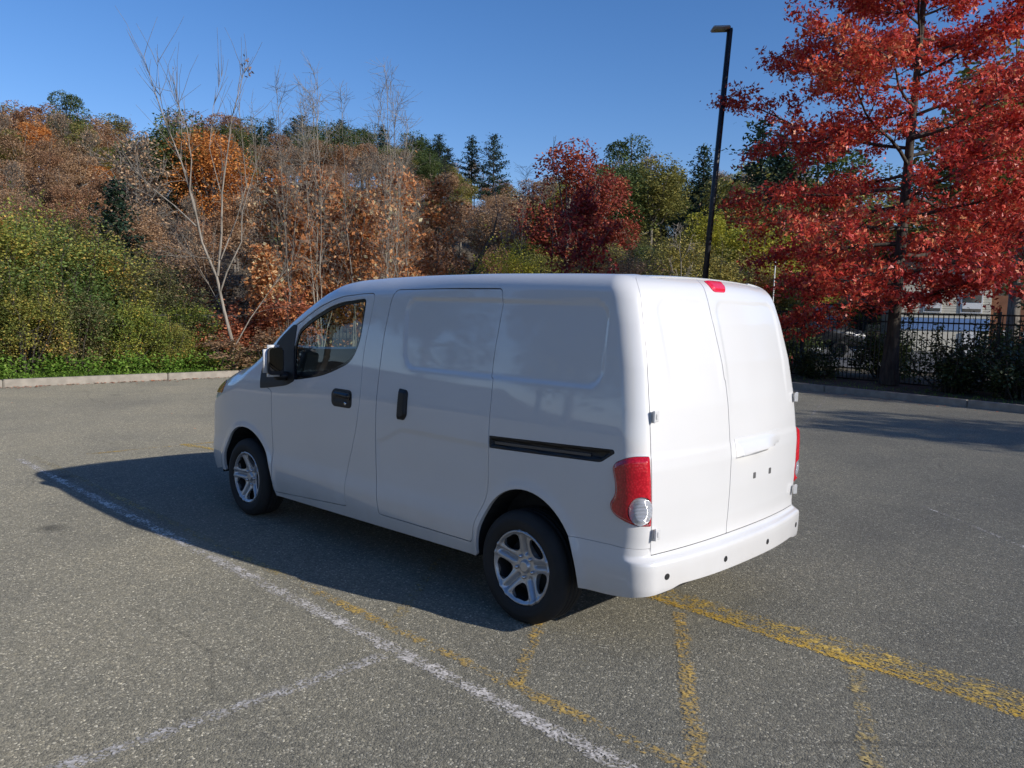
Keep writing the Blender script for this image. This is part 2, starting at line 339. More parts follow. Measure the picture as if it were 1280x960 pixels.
rd_R = rp(seam_mid[::-1]+mir(rd_left_edge)[::-1], .04)
ra, fa = (-.03, .355, .425), (2.91, .40, .40)
t1 = np.linspace(0, math.pi, 30)
arch_r = [(ra[0]+ra[1]*math.cos(t), .30+ra[2]*math.sin(t), .0) for t in t1]     # front side first
arch_f = [(fa[0]+fa[1]*math.cos(t), .30+fa[2]*math.sin(t), .0) for t in t1]
bump_top = [(-.322, .545, 0), (-.57, .553, .02), (-.777, .553, .004), (-.782, .518, .004)]
def top_uv(x, y): return to_uv(topm(np.array([x]), np.array([y]))[0])
edge_top = [top_uv(x, y)+(.0,) for x, y in ((3.30, .66), (3.15, .66), (3.0, .665), (2.85, .675), (2.74, .695), (2.66, .705), (2.5, .69), (2.3, .67), (2.1, .65), (1.95, .635), (1.8, .625), (1.6, .62), (1.2, .62), (.8, .62), (.4, .62), (0, .62), (-.2, .62), (-.36, .62))]
side = rp([(1.5, .258, 0), (2.495, .232, .0)]+arch_f[::-1]+[(3.42, .31, .0), (3.40, .56, .05), (3.47, .62, .05), (3.46, .83, .06)]+edge_top+[(-.640, 1.945, .01)]+rd_left_edge[::-1][1:]+[(-.782, .518, 0)]+bump_top[::-1][1:]+
          [p for p in arch_r[::-1] if not (p[0] < 0 and p[1] < .56)]+[(.335, .288, 0)], .02)
SIDE = panel_arrays(side, [door_f, door_s, rail, tail], wrap, .0165)
for mi in (False, True): put('side_panel', SIDE, paint, van, mi)
def twopart(P, hole=None, **k): return panel_arrays(P, hole or [], wrap, .0165, inset=.0036, **k)
FD = twopart(door_f, [win_f]); SD = twopart(door_s); RLp = twopart(rd_L); RRp = twopart(rd_R)
GL = panel_arrays(offs(dens(win_f, .02)[::(1 if area(win_f) > 0 else -1)], -.01), [], wrap, .03, 0, .004, disp=lambda u, v: u*0-.009)
wi = offs(dens(win_f, .02)[::(1 if area(win_f) > 0 else -1)], .016)
SEAL = panel_arrays(win_f, [wi], wrap, .012, .0005, .012, disp=lambda u, v: u*0-.003)
SAILo = rp([(2.672, 1.018, .01), (2.69, 1.145, .02), (2.50, 1.345, .05), (2.31, 1.462, .02), (2.262, 1.47, .01), (2.272, 1.34, .02), (2.215, 1.112, .01), (2.30, 1.075, .05)])
SAIL = panel_arrays(SAILo, [], wrap, .02, 0, .008, disp=lambda u, v: u*0+.004)
for mi in (False, True):
    d = put('front_door', FD, paint, van, mi)
    q = put('window_glass', GL, glass, d, mi, center=(0, 0, 0)); q.location = (-VC[0], 0, 0)
    q = put('window_seal', SEAL, glossb, d, mi, center=(0, 0, 0)); q.location = (-VC[0], 0, 0)
    q = put('mirror_sail', SAIL, blackp, d, mi, center=(0, 0, 0)); q.location = (-VC[0], 0, 0)
    d2 = put('sliding_door', SD, paint, van, mi)
    for dd, cx, cz, hw, hh, vert in ((d, 1.62, 1.045, .115, .058, 0), (d2, .985, 1.068, .05, .092, 1)):
        if vert:
            ho = rp([(cx-hw+.006, cz+hh-.02), (cx-hw+.02, cz+hh-.005), (cx+hw-.01, cz+hh), (cx+hw-.004, cz-hh), (cx-hw+.03, cz-hh), (cx-hw+.006, cz-hh+.03)], .012)
            A = panel_arrays(ho, [], wrap, .008, 0, .01, disp=lambda u, v, P=ho: .004+.016*sstep(0, .018, dseg(P, np.stack([u, v], -1))))
            h = put('door_handle', A, blackp, dd, mi)
        else:
            ho = rp([(cx-hw, cz-hh+.002), (cx-hw+.004, cz+hh), (cx+hw-.03, cz+hh), (cx+hw, cz+hh-.03), (cx+hw-.004, cz-hh+.02), (cx+hw-.03, cz-hh)], .035)
            A = panel_arrays(ho, [], wrap, .008, 0, .01, disp=lambda u, v, P=ho: .003-.0+.004*np.sin(np.clip(dseg(P, np.stack([u, v], -1))/.05, 0, 1)*math.pi))
            h = put('door_handle', A, blackp, dd, mi)
            gr = rp([(cx-.105, cz-.004), (cx-.103, cz+.040), (cx+.07, cz+.044), (cx+.085, cz+.012)], .015)
            A = panel_arrays(gr, [], wrap, .008, 0, .02, disp=lambda u, v, P=gr: .012+.016*sstep(0, .016, dseg(P, np.stack([u, v], -1))))
            put('pull_grip', A, glossb, h, mi, center=VC)
            lk = lathe('lock_barrel', [(0, .016), (.010, .016), (.012, .012), (.012, 0)], 16, chrome, h, cx=cx-.055-VC[0], cy=(-1 if mi else 1)*.860, cz=cz-.030, sgn=-1 if mi else 1)
put('rear_door', RLp, paint, van); put('rear_door', RRp, paint, van)
RAIL = panel_arrays(rail, [], wrap, .010, .001, .02, disp=lambda u, v: -.001-.016*sstep(.010, .018, dseg(rail, np.stack([u, v], -1))))
strip = rp([(.20, .948), (.20, .934), (-.44, .958), (-.44, .970)], .003)
STRIP = panel_arrays(strip, [], wrap, .02, 0, .004, disp=lambda u, v: u*0-.010)
for mi in (False, True):
    q = put('door_track', RAIL, blackp, van, mi); put('track_channel', STRIP, mat('track_metal', (.10, .10, .105), .4, Metallic=.6), q, mi)
# tail lamps
cl = [(-.7225+.050*math.cos(t), .738+.068*math.sin(t)) for t in np.linspace(0, 2*math.pi, 28, endpoint=False)]
clP = np.array([(min(a, 9) if a > -.7720 else -.7720, b) for a, b in cl])
TL = panel_arrays(tail, [clP], wrap, .008, .0016, .012, bev=.003, disp=lambda u, v: .004+.016*sstep(0, .022, dseg(tail, np.stack([u, v], -1))))
CLP = panel_arrays(clP, [], wrap, .008, .001, .012, disp=lambda u, v: .012+.012*sstep(0, .03, dseg(clP, np.stack([u, v], -1))))
for mi in (False, True):
    q = put('tail_light', TL, redl, van, mi); put('reversing_lens', CLP, clearl, q, mi)
# rear bumper
bt = [(-.322, .545, 0), (-.57, .553, .02), (-.777, .553, .006), (-.783, .518, .006)]
bb_ = [(-.385, .295, 0), (-.60, .305, .05), (-.755, .335, .05), (-.90, .350, .02), (-.955, .366, .03), (-1.2, .362, .05)]
arc_b = [(p[0], p[1], 0) for p in arch_r if p[0] < -.03 and .31 < p[1] < .54]
bump = rp(bt[::-1]+[]+arc_b[::1]+bb_+mir(bb_)[::-1]+mir(arc_b)[::-1]+mir(bt), .02)
RB = panel_arrays(bump, [], wrap, .0125, .002, .03)
bpr = put('rear_bumper', RB, paint, van)
for su in (-.862, -1.328, 2*MID+1.328, 2*MID+.862):
    c_ = np.array([[su+.014*math.cos(t), .420+.014*math.sin(t)] for t in np.linspace(0, 2*math.pi, 16, endpoint=False)])
    put('parking_sensor', panel_arrays(c_, [], wrap, .008, 0, .004, disp=lambda u, v: u*0+.0025), blackp, bpr)
# high brake lamp, garnish, plate clips, hinges
bl = rp([(-1.487, 1.925, .01), (-1.490, 1.850, .03), (-1.628, 1.850, .03), (-1.642, 1.925, .01)])
q = put('brake_light', panel_arrays(bl, [], wrap, .009, 0, .02, disp=lambda u, v: .004+.012*sstep(0, .012, dseg(bl, np.stack([u, v], -1)))), brkl, van)
gn = rp([(-1.487, .912, .004), (-1.483, 1.012, .01), (-2.045, 1.010, .02), (-2.03, .945, .03), (-1.85, .918, .1)])
put('plate_lamp_bar', panel_arrays(gn, [], wrap, .012, 0, .02, disp=lambda u, v: .002+.036*sstep(1.02, .925, v)*sstep(-2.045, -1.78, u)*sstep(0, .008, dseg(gn, np.stack([u, v], -1)))), paint, van)
for su in (-1.701, -1.893):
    c_ = rp([(su-.012, .776), (su+.012, .776), (su+.012, .806), (su-.012, .806)], .004)
    put('plate_clip', panel_arrays(c_, [], wrap, .008, 0, .004, disp=lambda u, v: u*0+.003), mat('grey_clip', (.10, .10, .10), .5), van)
for sy in (1, -1):
    for (zz, uu) in ((1.174, -.753), (.622, -.778)):
        p = wrap(np.array([uu]), np.array([zz]))[0]; ang = math.radians(28)
        h = bmesh.new()
        box_bm(h, -.030, .006, -.001, .008, -.026, .026, .003)
        box_bm(h, -.024, -.012, .007, .012, -.014, .014, .003)
        box_bm(h, -.003, .006, .006, .022, -.029, .029, .003)
        M = Matrix.Translation((p[0]-VC[0]-.010, sy*(p[1]-.012), zz))@Matrix.Diagonal((1, sy, 1, 1))@Matrix.Rotation(math.radians(62), 4, 'Z')
        bmesh.ops.transform(h, matrix=M, verts=h.verts)
        if sy < 0: bmesh.ops.reverse_faces(h, faces=h.faces)
        obj('door_hinge', bm_mesh('door_hinge', h, False), paint, van)
# roof, windscreen, bonnet, front end
rf = rp([(-.50, -.64, .02), (1.80, -.64, .02), (1.96, -.30, .3), (1.985, 0, .3), (1.96, .30, .3), (1.80, .64, .02), (-.50, .64, .02)], .02)
put('roof_panel', panel_arrays(rf, [], topm, .03, .0, .01, disp=lambda u, v: u*0-.004, outward=(0, 0, 1)), paint, van)
ws = rp([(1.80, -.635, .04), (1.96, -.30, .3), (1.985, 0, .3), (1.96, .30, .3), (1.80, .635, .04), (2.66, .72, .06), (2.82, .35, .4), (2.86, 0, .4), (2.82, -.35, .4), (2.66, -.72, .06)])
put('windscreen', panel_arrays(ws, [], topm, .05, .002, .01, disp=lambda u, v: u*0-.006, outward=(0, 0, 1)), glass, van)
hd = rp([(2.66, -.72, .06), (2.82, -.35, .4), (2.86, 0, .4), (2.82, .35, .4), (2.66, .72, .06), (3.30, .68, .1), (3.47, .5, .2), (3.55, 0, .4), (3.47, -.5, .2), (3.30, -.68, .1)])
put('bonnet', panel_arrays(hd, [], topm, .03, .003, .02, disp=lambda u, v: u*0-.003, outward=(0, 0, 1)), paint, van)
MF = XF+.5*math.pi/2+.45; mif = lambda P: [(2*MF-p[0], *p[1:]) for p in P]
ft = [(3.405, .31, 0), (3.385, .56, .05), (3.455, .62, .05), (3.445, .83, .06), top_uv(3.28, .66)+(.03,), top_uv(3.45, .47)+(.0,), top_uv(3.53, .2)+(.0,)]
fb = [(3.60, .25, .05), (3.85, .24, .05)]
hl = rp([(3.50, .78), (3.48, .92), (3.40, 1.02), (3.62, .98), (3.88, .86), (3.86, .76)], .03)
grl = rp([(MF-.42, .56), (MF-.45, .74), (MF+.45, .74), (MF+.42, .56)], .03); gr2 = rp([(MF-.5, .32), (MF-.52, .45), (MF+.52, .45), (MF+.5, .32)], .03)
front = rp(ft+mif(ft)[::-1]+mif(fb)+fb[::-1], .02)
hlm = hl.copy(); hlm[:, 0] = 2*MF-hlm[:, 0]
fp = put('front_bumper', panel_arrays(front, [hl, hlm, grl, gr2], wrap, .025, .002, .02), paint, van)
for H_, nm, mm_ in ((hl, 'headlight', clearl), (hlm, 'headlight', clearl), (grl, 'grille', blackp), (gr2, 'grille', blackp)):
    put(nm, panel_arrays(H_, [], wrap, .02, .001, .02, disp=(lambda u, v: u*0-.012) if nm == 'grille' else None), mm_, van)
am = rp([(3.335, .905), (3.33, .965), (3.40, .985), (3.47, .92), (3.47, .88)], .012)
for mi in (False, True): put('side_marker', panel_arrays(am, [], wrap, .012, 0, .01, disp=lambda u, v: u*0+.008), amberl, van, mi)
# door mirrors
for sy in (1, -1):
    bm = bmesh.new(); box_bm(bm, -.04, .035, -.074, .074, -.112, .112, .030, 4)
    for v in bm.verts:
        if v.co.x > -.085+.0: pass
        k = (.035-v.co.x)/.125; v.co.y *= 1-.10*max(0, v.co.x*-0); v.co.z += 0
    bmesh.ops.transform(bm, matrix=Matrix.Translation((2.31-VC[0], sy*.962, 1.250))@Matrix.Diagonal((-1, 1, 1, 1))@Matrix.Rotation(sy*math.radians(4), 4, 'Z'), verts=bm.verts); bmesh.ops.reverse_faces(bm, faces=bm.faces)
    mo = obj('door_mirror', bm_mesh('door_mirror', bm, True), paint, van)
    def slab(nm, hw, hh, r, x0, x1, m_, z0=0.):
        o2 = rp([(-hw, -hh), (hw, -hh), (hw, hh), (-hw, hh)], r, 6); n_ = len(o2); c_, s_ = math.cos(sy*math.radians(-4)), math.sin(sy*math.radians(-4)); V = np.array([(x_-y_*s_, y_*c_, z_+z0) for x_ in (x0, x1) for y_, z_ in o2])+np.array([2.274-VC[0], sy*.962, 1.250])
        obj(nm, mesh(nm, V, [tuple(range(n_))[::-1], tuple(range(n_, 2*n_))]+[(k, (k+1) % n_, n_+(k+1) % n_, n_+k) for k in range(n_)], False), m_, mo)
    slab('mirror_bezel', .058, .096, .035, -.004, .012, blackp); slab('mirror_glass', .050, .080, .028, -.007, -.004, mirrm, .012)
    bm = bmesh.new(); box_bm(bm, 2.29-VC[0], 2.40-VC[0], min(sy*.80, sy*.93), max(sy*.80, sy*.93), 1.11, 1.17, .015, 2)
    obj('mirror_arm', bm_mesh('mirror_arm', bm, True), blackp, mo)
# dark shell inside: floor pan, block that darkens the panel gaps, cab lining, dashboard, seats, wheel wells
def ibox(n, a, b, c, d, e, f, m=darkin, bev=0., p=van): return box(n, a-VC[0], b-VC[0], c, d, e, f, m, p, bev)
ibox('gap_darkening_block', -.52, 1.17, -.66, .66, .36, 1.66)  # solid dark block added inside the body so panel gaps look black
ibox('floor_pan', 1.172, 3.2, -.60, .60, .28, .42, under); ibox('chassis', -.66, 1.17, -.55, .55, .26, .355, under)
for sy in (1, -1):
    ibox('sill_lining', .46, 2.42, min(sy*.61, sy*.81), max(sy*.61, sy*.81), .27, .35, under)
    ibox('door_trim', 1.26, 2.60, min(sy*.775, sy*.80), max(sy*.775, sy*.80), .42, 1.09, darkin, .02)
    ibox('seat', 1.45, 1.98, min(sy*.18, sy*.66), max(sy*.18, sy*.66), .60, .80, darkin, .06)
    bm = bmesh.new(); box_bm(bm, -.07, .07, -.22, .22, 0, .62, .05, 3); box_bm(bm, -.045, .05, -.12, .12, .66, .86, .04, 3); box_bm(bm, -.01, .01, -.05, -.035, .58, .70); box_bm(bm, -.01, .01, .035, .05, .58, .70)
    bmesh.ops.transform(bm, matrix=Matrix.Translation((1.47-VC[0], sy*.42, .72))@Matrix.Rotation(math.radians(-12), 4, 'Y'), verts=bm.verts)
    obj('seat_back', bm_mesh('seat_back', bm, True), darkin, van)
ibox('engine_block', 2.60, 3.30, -.62, .62, .42, .80, under); ibox('dashboard', 2.28, 2.72, -.76, .76, .78, 1.13, darkin, .06)
for (cx, cy0) in ((-.03, .60), (2.91, .60)):
    for sy in (1, -1):
        a_, b__ = (.375, .445) if cx < 1 else (.42, .42)
        th = np.linspace(0, math.pi, 22); ys = np.array([.50, .835]); V = np.array([(cx+a_*math.cos(t)-VC[0], sy*y, .28+b__*math.sin(t)) for y in ys for t in th]); n = len(th)
        V = np.concatenate([V, [(cx-VC[0], sy*.50, .28)]]); Fq = [(i, i+1, n+i+1, n+i) for i in range(n-1)]+[(2*n, i+1, i) for i in range(n-1)]
        obj('wheel_well', mesh('wheel_well', V, Fq, False), under, van)
# steering wheel
bm = bmesh.new(); V, Fq = tube_arrays([(0, .185*math.cos(t), .185*math.sin(t)) for t in np.linspace(0, 2*math.pi, 33)], .014, 8)
V2, F2 = tube_arrays([(0, -.18, 0), (.03, 0, 0), (0, .18, 0)], .018, 6); Vt = np.concatenate([V, V2]); Ft = np.concatenate([Fq, F2+len(V)])
sw = obj('steering_wheel', mesh('steering_wheel', Vt, Ft), darkin, van); sw.location = (2.12-VC[0], .40, 1.10); sw.rotation_euler = (0, math.radians(-28), 0)

# ---------------------------------------------------------------- wheels
def wheel(x, sy, rot):
    w = empty('wheel', (x-VC[0], sy*.755, .3015)); w.parent = van
    tp = [(.190, -.085), (.205, -.098), (.245, -.102), (.278, -.096), (.294, -.080), (.3005, -.062), (.3015, -.04), (.3015, -.036), (.295, -.033), (.295, -.027), (.3015, -.024), (.3015, -.004), (.295, -.001), (.295, .005), (.3015, .008), (.3015, .026), (.295, .029), (.295, .035), (.3015, .038), (.3005, .062), (.294, .080), (.278, .096), (.262, .1005), (.260, .1025), (.245, .103), (.225, .101), (.212, .098), (.200, .088), (.190, .075), (.190, -.085)]
    lathe('tyre', tp, 72, rubber, w, sgn=sy)
    lathe('brake_drum', [(0, .02), (.14, .02), (.15, .0), (.15, -.06), (0, -.06)], 32, under, w, sgn=sy)
    lathe('rim', [(.200, .090), (.196, .07), (.185, .02), (.185, -.07)], 48, under, w, sgn=sy)
    # cover: disc with five windows, spokes creased down the middle
    holes = []
    for k in range(5):
        a = rot+k*2*math.pi/5
        pts = [(.092, -.15), (.092, .15), (.132, .40), (.170, .41), (.180, .24), (.180, -.24), (.170, -.41), (.132, -.40)]
        holes.append(rp([(r*math.cos(a+t*.92), r*math.sin(a+t*.92)) for r, t in pts], .022, 4)[::-1])
    outer = np.array([(.205*math.cos(t), .205*math.sin(t)) for t in np.linspace(0, 2*math.pi, 64, endpoint=False)])
    def mpw(u, v):
        r = np.hypot(u, v); th = np.arctan2(v, u)-rot-math.pi/5; q = (th/(2*math.pi/5)); q = np.abs(q-np.round(q))*2*math.pi/5*r   # distance from spoke axis
        y = .082-.030*sstep(.20, .06, r)+.012*sstep(.205, .192, r)*sstep(.175, .192, r)
        y = y-.020*np.exp(-(q/.009)**2)*sstep(.055, .08, r)*sstep(.19, .165, r)+.006*np.exp(-((q-.026)/.012)**2)*sstep(.06, .1, r)
        y = y+.016*sstep(.036, .028, r)
        return np.stack([u, sy*y, v], -1)
    A = panel_arrays(outer, holes, mpw, .0065, 0, .03, bev=.002, outward=(0, sy, 0))
    c = put('wheel_cover', A, silver, w, center=(0, 0, 0))
    for k in range(5):
        a = rot+math.pi/5+k*2*math.pi/5-.0; 
        a = rot+k*2*math.pi/5
        lathe('lug_nut', [(0, .070), (.006, .069), (.0105, .062), (.011, .045)], 10, chrome, c, cx=.058*math.cos(a), cz=.058*math.sin(a), sgn=sy)
    return w
wheel(0, 1, math.radians(57)); wheel(2.925, 1, math.radians(40)); wheel(0, -1, .4); wheel(2.925, -1, 1.)
# ================================================================ ground
def gmat_asphalt():
    m = mat('asphalt_surface', (.17, .165, .155), .88); BS(m).inputs['Diffuse Roughness'].default_value = 1.; b = BS(m); tc = N(m, 'TexCoord')
    v = N(m, 'TexVoronoi', Scale=125., feature='F1'); L(m, tc.outputs['Object'], v.inputs['Vector'])
    v2 = N(m, 'TexVoronoi', Scale=62.); L(m, tc.outputs['Object'], v2.inputs['Vector'])
    n = N(m, 'TexNoise', Scale=.45, Detail=8., Roughness=.68); L(m, tc.outputs['Object'], n.inputs['Vector'])
    n2 = N(m, 'TexNoise', Scale=260., Detail=2.); L(m, tc.outputs['Object'], n2.inputs['Vector'])
    sp = N(m, 'SeparateColor'); L(m, v.outputs['Color'], sp.inputs[0])
    st = ramp(m, sp.outputs[0], [(0, (.125, .119, .093)), (.35, (.178, .168, .130)), (.80, (.220, .206, .160)), (.94, (.29, .272, .215)), (1, (.54, .51, .41))])
    sp2 = N(m, 'SeparateColor'); L(m, v2.outputs['Color'], sp2.inputs[0])
    st2 = ramp(m, sp2.outputs[1], [(0, (.70, .70, .71)), (.5, (.95, .95, .95)), (.92, (1.05, 1.03, 1.0)), (1, (1.42, 1.38, 1.3))])
    mx = N(m, 'Mix', data_type='RGBA', blend_type='MULTIPLY'); mx.inputs[0].default_value = .75; L(m, st.outputs[0], mx.inputs[6]); L(m, st2.outputs[0], mx.inputs[7])
    big = ramp(m, n.outputs[0], [(.3, (.74, .74, .76)), (.5, (1, .99, .97)), (.70, (1.20, 1.16, 1.10))])
    mx2 = N(m, 'Mix', data_type='RGBA', blend_type='MULTIPLY'); mx2.inputs[0].default_value = 1; L(m, mx.outputs[2], mx2.inputs[6]); L(m, big.outputs[0], mx2.inputs[7])
    # hairline cracks and a few oil spots
    nd = N(m, 'TexNoise', Scale=1.3, Detail=8.); L(m, tc.outputs['Object'], nd.inputs['Vector']); dv = N(m, 'Mix', data_type='VECTOR'); dv.inputs[0].default_value = .18; L(m, tc.outputs['Object'], dv.inputs[4]); L(m, nd.outputs['Color'], dv.inputs[5])
    cv = N(m, 'TexVoronoi', Scale=.36, feature='DISTANCE_TO_EDGE'); L(m, dv.outputs[1], cv.inputs['Vector'])
    cr = ramp(m, cv.outputs[0], [(0, (.72, .72, .72)), (.0016, (1, 1, 1))])
    gate = N(m, 'TexNoise', Scale=.5, Detail=2.); L(m, tc.outputs['Object'], gate.inputs['Vector']); gr = ramp(m, gate.outputs[0], [(.5, (1, 1, 1)), (.62, (0, 0, 0))])
    mm = N(m, 'Mix', data_type='RGBA', blend_type='LIGHTEN'); mm.inputs[0].default_value = 1; L(m, cr.outputs[0], mm.inputs[6]); L(m, gr.outputs[0], mm.inputs[7])
    ov = N(m, 'TexVoronoi', Scale=.55); L(m, tc.outputs['Object'], ov.inputs['Vector']); orr = ramp(m, ov.outputs['Distance'], [(.02, (.45, .45, .45)), (.075, (1, 1, 1))])
    m3 = N(m, 'Mix', data_type='RGBA', blend_type='MULTIPLY'); m3.inputs[0].default_value = 1; L(m, mm.outputs[2], m3.inputs[6]); L(m, orr.outputs[0], m3.inputs[7])
    m4 = N(m, 'Mix', data_type='RGBA', blend_type='MULTIPLY'); m4.inputs[0].default_value = 1; L(m, mx2.outputs[2], m4.inputs[6]); L(m, m3.outputs[2], m4.inputs[7]); L(m, m4.outputs[2], b.inputs['Base Color'])
    ad = N(m, 'Math', operation='ADD'); L(m, v.outputs['Distance'], ad.inputs[0]); L(m, n2.outputs[0], ad.inputs[1])
    bp = N(m, 'Bump', Strength=.85); bp.inputs['Distance'].default_value = .004; bp.invert = True; L(m, ad.outputs[0], bp.inputs['Height']); L(m, bp.outputs[0], b.inputs['Normal'])
    return m, ad
asph, _ = gmat_asphalt()
def poly(name, pts, z, m, **k):
    return obj(name, mesh(name, [(x, y, z) for x, y in pts], [tuple(range(len(pts)))], False), m, **k)
KY = lambda x: -12.897-.165*(x-.0)          # kerb line on the south side
KX = 13.93                                   # kerb line on the east side
CX, CY_ = float(CP[0]), float(CP[1])
sky_px = [-600, 0, 50, 100, 150, 175, 200, 230, 300, 400, 480, 540, 600, 640, 665, 740, 780, 830, 850, 880, 930, 1000, 1280, 2400]
sky_y = [185, 170, 172, 166, 176, 188, 182, 165, 158, 155, 160, 172, 182, 212, 215, 215, 195, 215, 232, 212, 205, 215, 215, 240]
def px_of(x, y):
    dx, dy = x-CX, y-CY_; f = dx*math.cos(YAW)+dy*math.sin(YAW); r = dx*math.sin(YAW)-dy*math.cos(YAW)
    return 640+998.3*math.tan(max(-1.2, min(1.2, math.atan2(r, f))))*1.004
def hor(px): return 386.8+(px-640)*.0248
def terr(x, y):
    D = math.hypot(x-CX, y-CY_); p = px_of(x, y)
    if (x-CX)*math.cos(YAW)+(y-CY_)*math.sin(YAW) < 0 : return 0.
    ridge = 1.65+(hor(p)-np.interp(p, sky_px, sky_y))*.1-8.5
    d0 = 27 if p < 880 else 60
    t = min(1, max(0, (D-d0)/(100-d0))); t = t*t*(3-2*t)*.6+t*.4
    h = ridge*t-.035*max(0, D-115)
    return max(h, -2)+.5*math.sin(x*.21)*math.cos(y*.17)*t
def P(px, D):
    a = YAW-math.atan((px-640)/998.3); return CX+D*math.cos(a), CY_+D*math.sin(a)
# rough soil under everything, out to the horizon
soil = noisy(mat('soil', (.07, .055, .035), .95), (.085, .065, .04), .4, 1.2, None, .03, 6.)
gx = np.concatenate([np.linspace(-1500, -60, 8), np.linspace(-50, 130, 91), np.linspace(150, 1500, 8)]); gy = np.concatenate([np.linspace(-1500, -140, 8), np.linspace(-130, 60, 96), np.linspace(80, 1500, 8)])
V = [(x, y, terr(x, y)-.03 if (abs(x) < 200 and abs(y) < 200) else -2.) for x in gx for y in gy]; ny = len(gy)
def inlot(x, y): return -60 < x < KX+.5 and KY(x)-.5 < y < 61
V = [(x, y, (-.12 if inlot(x, y) else z)) for x, y, z in V]
obj('terrain', mesh('terrain', V, np.array([(i*ny+j, (i+1)*ny+j, (i+1)*ny+j+1, i*ny+j+1) for i in range(len(gx)-1) for j in range(ny-1)])), soil, kind='structure')
poly('parking_lot', [(-60, KY(-60)), (KX, KY(KX)), (KX, 60), (-60, 60)], 0, asph, kind='structure')
# kerbs
conc = noisy(mat('kerb_concrete', (.30, .27, .225), .85), (.30, .27, .225), .18, 7, None, .002, 90)
def kerb(p, q, seg=3.0):
    p, q = np.array(p, float), np.array(q, float); d = q-p; Ln = np.linalg.norm(d); d /= Ln; n = np.array([-d[1], d[0]]); k = int(Ln/seg); par = empty('kerb', (p[0], p[1], 0), math.atan2(d[1], d[0])); par['kind'] = 'structure'
    me = None
    for i in range(k):
        if me is None:
            bm = bmesh.new(); box_bm(bm, .006, seg-.006, 0, .15, -.1, .142, .014, 2); me = bm_mesh('kerb_stone', bm, False)
        o = obj('kerb_stone', me, conc, par); o.location = (i*seg, rng.normal(0, .004), rng.normal(0, .003)); o.rotation_euler = (0, 0, rng.normal(0, .001))
    return par
kerb((-40, KY(-40)), (KX, KY(KX))).scale = (1, -1, 1)
kerb((KX, KY(KX)), (KX, 22.6)).scale = (1, -1, 1)
# painted markings: worn sheets a few millimetres above the asphalt
def paintmat(name, col, cover, scale, edge=.5, streak=None):
    m = mat(name, col, .7); b = BS(m); tc = N(m, 'TexCoord'); mp = N(m, 'Mapping'); L(m, tc.outputs['Object'], mp.inputs[0])
    if streak: mp.inputs['Scale'].default_value = streak
    n = N(m, 'TexNoise', Scale=scale, Detail=9., Roughness=.72); L(m, mp.outputs[0], n.inputs['Vector'])
    n2 = N(m, 'TexNoise', Scale=1.7, Detail=3.); L(m, tc.outputs['Object'], n2.inputs['Vector'])
    v = N(m, 'TexVoronoi', Scale=95.); L(m, tc.outputs['Object'], v.inputs['Vector']); sp = N(m, 'SeparateColor'); L(m, v.outputs['Color'], sp.inputs[0])
    uv = N(m, 'Attribute'); uv.attribute_name = 'across'
    e = N(m, 'Math', operation='ABSOLUTE'); L(m, uv.outputs['Fac'], e.inputs[0])
    ed = N(m, 'MapRange'); ed.inputs['From Min'].default_value = .45; ed.inputs['From Max'].default_value = 1.; ed.inputs['To Max'].default_value = -.22; L(m, e.outputs[0], ed.inputs[0])
    s = N(m, 'Math', operation='ADD'); L(m, n.outputs[0], s.inputs[0]); L(m, ed.outputs[0], s.inputs[1])
    s2 = N(m, 'Math', operation='MULTIPLY_ADD'); L(m, n2.outputs[0], s2.inputs[0]); s2.inputs[1].default_value = .35; L(m, s.outputs[0], s2.inputs[2])
    s3 = N(m, 'Math', operation='MULTIPLY_ADD'); L(m, sp.outputs[0], s3.inputs[0]); s3.inputs[1].default_value = .34; L(m, s2.outputs[0], s3.inputs[2])
    th = N(m, 'MapRange'); th.inputs['From Min'].default_value = .80-cover*.5; th.inputs['From Max'].default_value = 1.10-cover*.5; L(m, s3.outputs[0], th.inputs[0]); L(m, th.outputs[0], b.inputs['Alpha'])
    r = ramp(m, n.outputs[0], [(.3, tuple(c*.75 for c in col)), (.7, tuple(min(1, c*1.15) for c in col))]); L(m, r.outputs[0], b.inputs['Base Color'])
    return m
def line(name, p, q, w, m, z=.0028, wob=.008):
    p, q = np.array(p, float), np.array(q, float); d = q-p; Ln = np.linalg.norm(d); d /= Ln; n = np.array([-d[1], d[0]]); k = max(2, int(Ln/.15)); V = []; A = []
    for i in range(k+1):
        c = p+d*Ln*i/k; 
        for j in (-1, 0, 1): c2 = c+n*j*w/2*(1+rng.normal(0, .05))+n*rng.normal(0, wob*.3); V.append((c2[0], c2[1], z)); A.append(j)
    Fq = [(i*3+j, (i+1)*3+j, (i+1)*3+j+1, i*3+j+1) for i in range(k) for j in (0, 1)]
    me = mesh(name, V, Fq, False); a = me.attributes.new('across', 'FLOAT', 'POINT'); a.data.foreach_set('value', np.array(A, np.float32)); 
    return obj(name, me, m, kind='structure')
wh = paintmat('worn_white_paint', (.74, .68, .60), .14, 9.)
wh2 = paintmat('faint_white_paint', (.66, .61, .54), .12, 9.)
ye = paintmat('worn_yellow_paint', (.74, .47, .06), .16, 8., streak=(.10, 2.6, 1))
ye2 = paintmat('faint_yellow_paint', (.64, .42, .11), .0, 9.)
ye3 = paintmat('ghost_yellow_paint', (.62, .42, .09), .04, 9.)
ye4 = paintmat('ghost_yellow_paint', (.50, .37, .14), -.04, 9.)
line('white_marking', (6.42, 1.50), (-4, 1.545), .11, wh)
line('white_marking', (.16, 1.60), (.26, 5.5), .10, wh2, 0.0030)
line('yellow_marking', (6.5, 1.355), (1.3, 1.368), .10, ye4, .0034); line('yellow_marking', (1.3, 1.368), (-4, 1.375), .10, ye2, 0.0033)
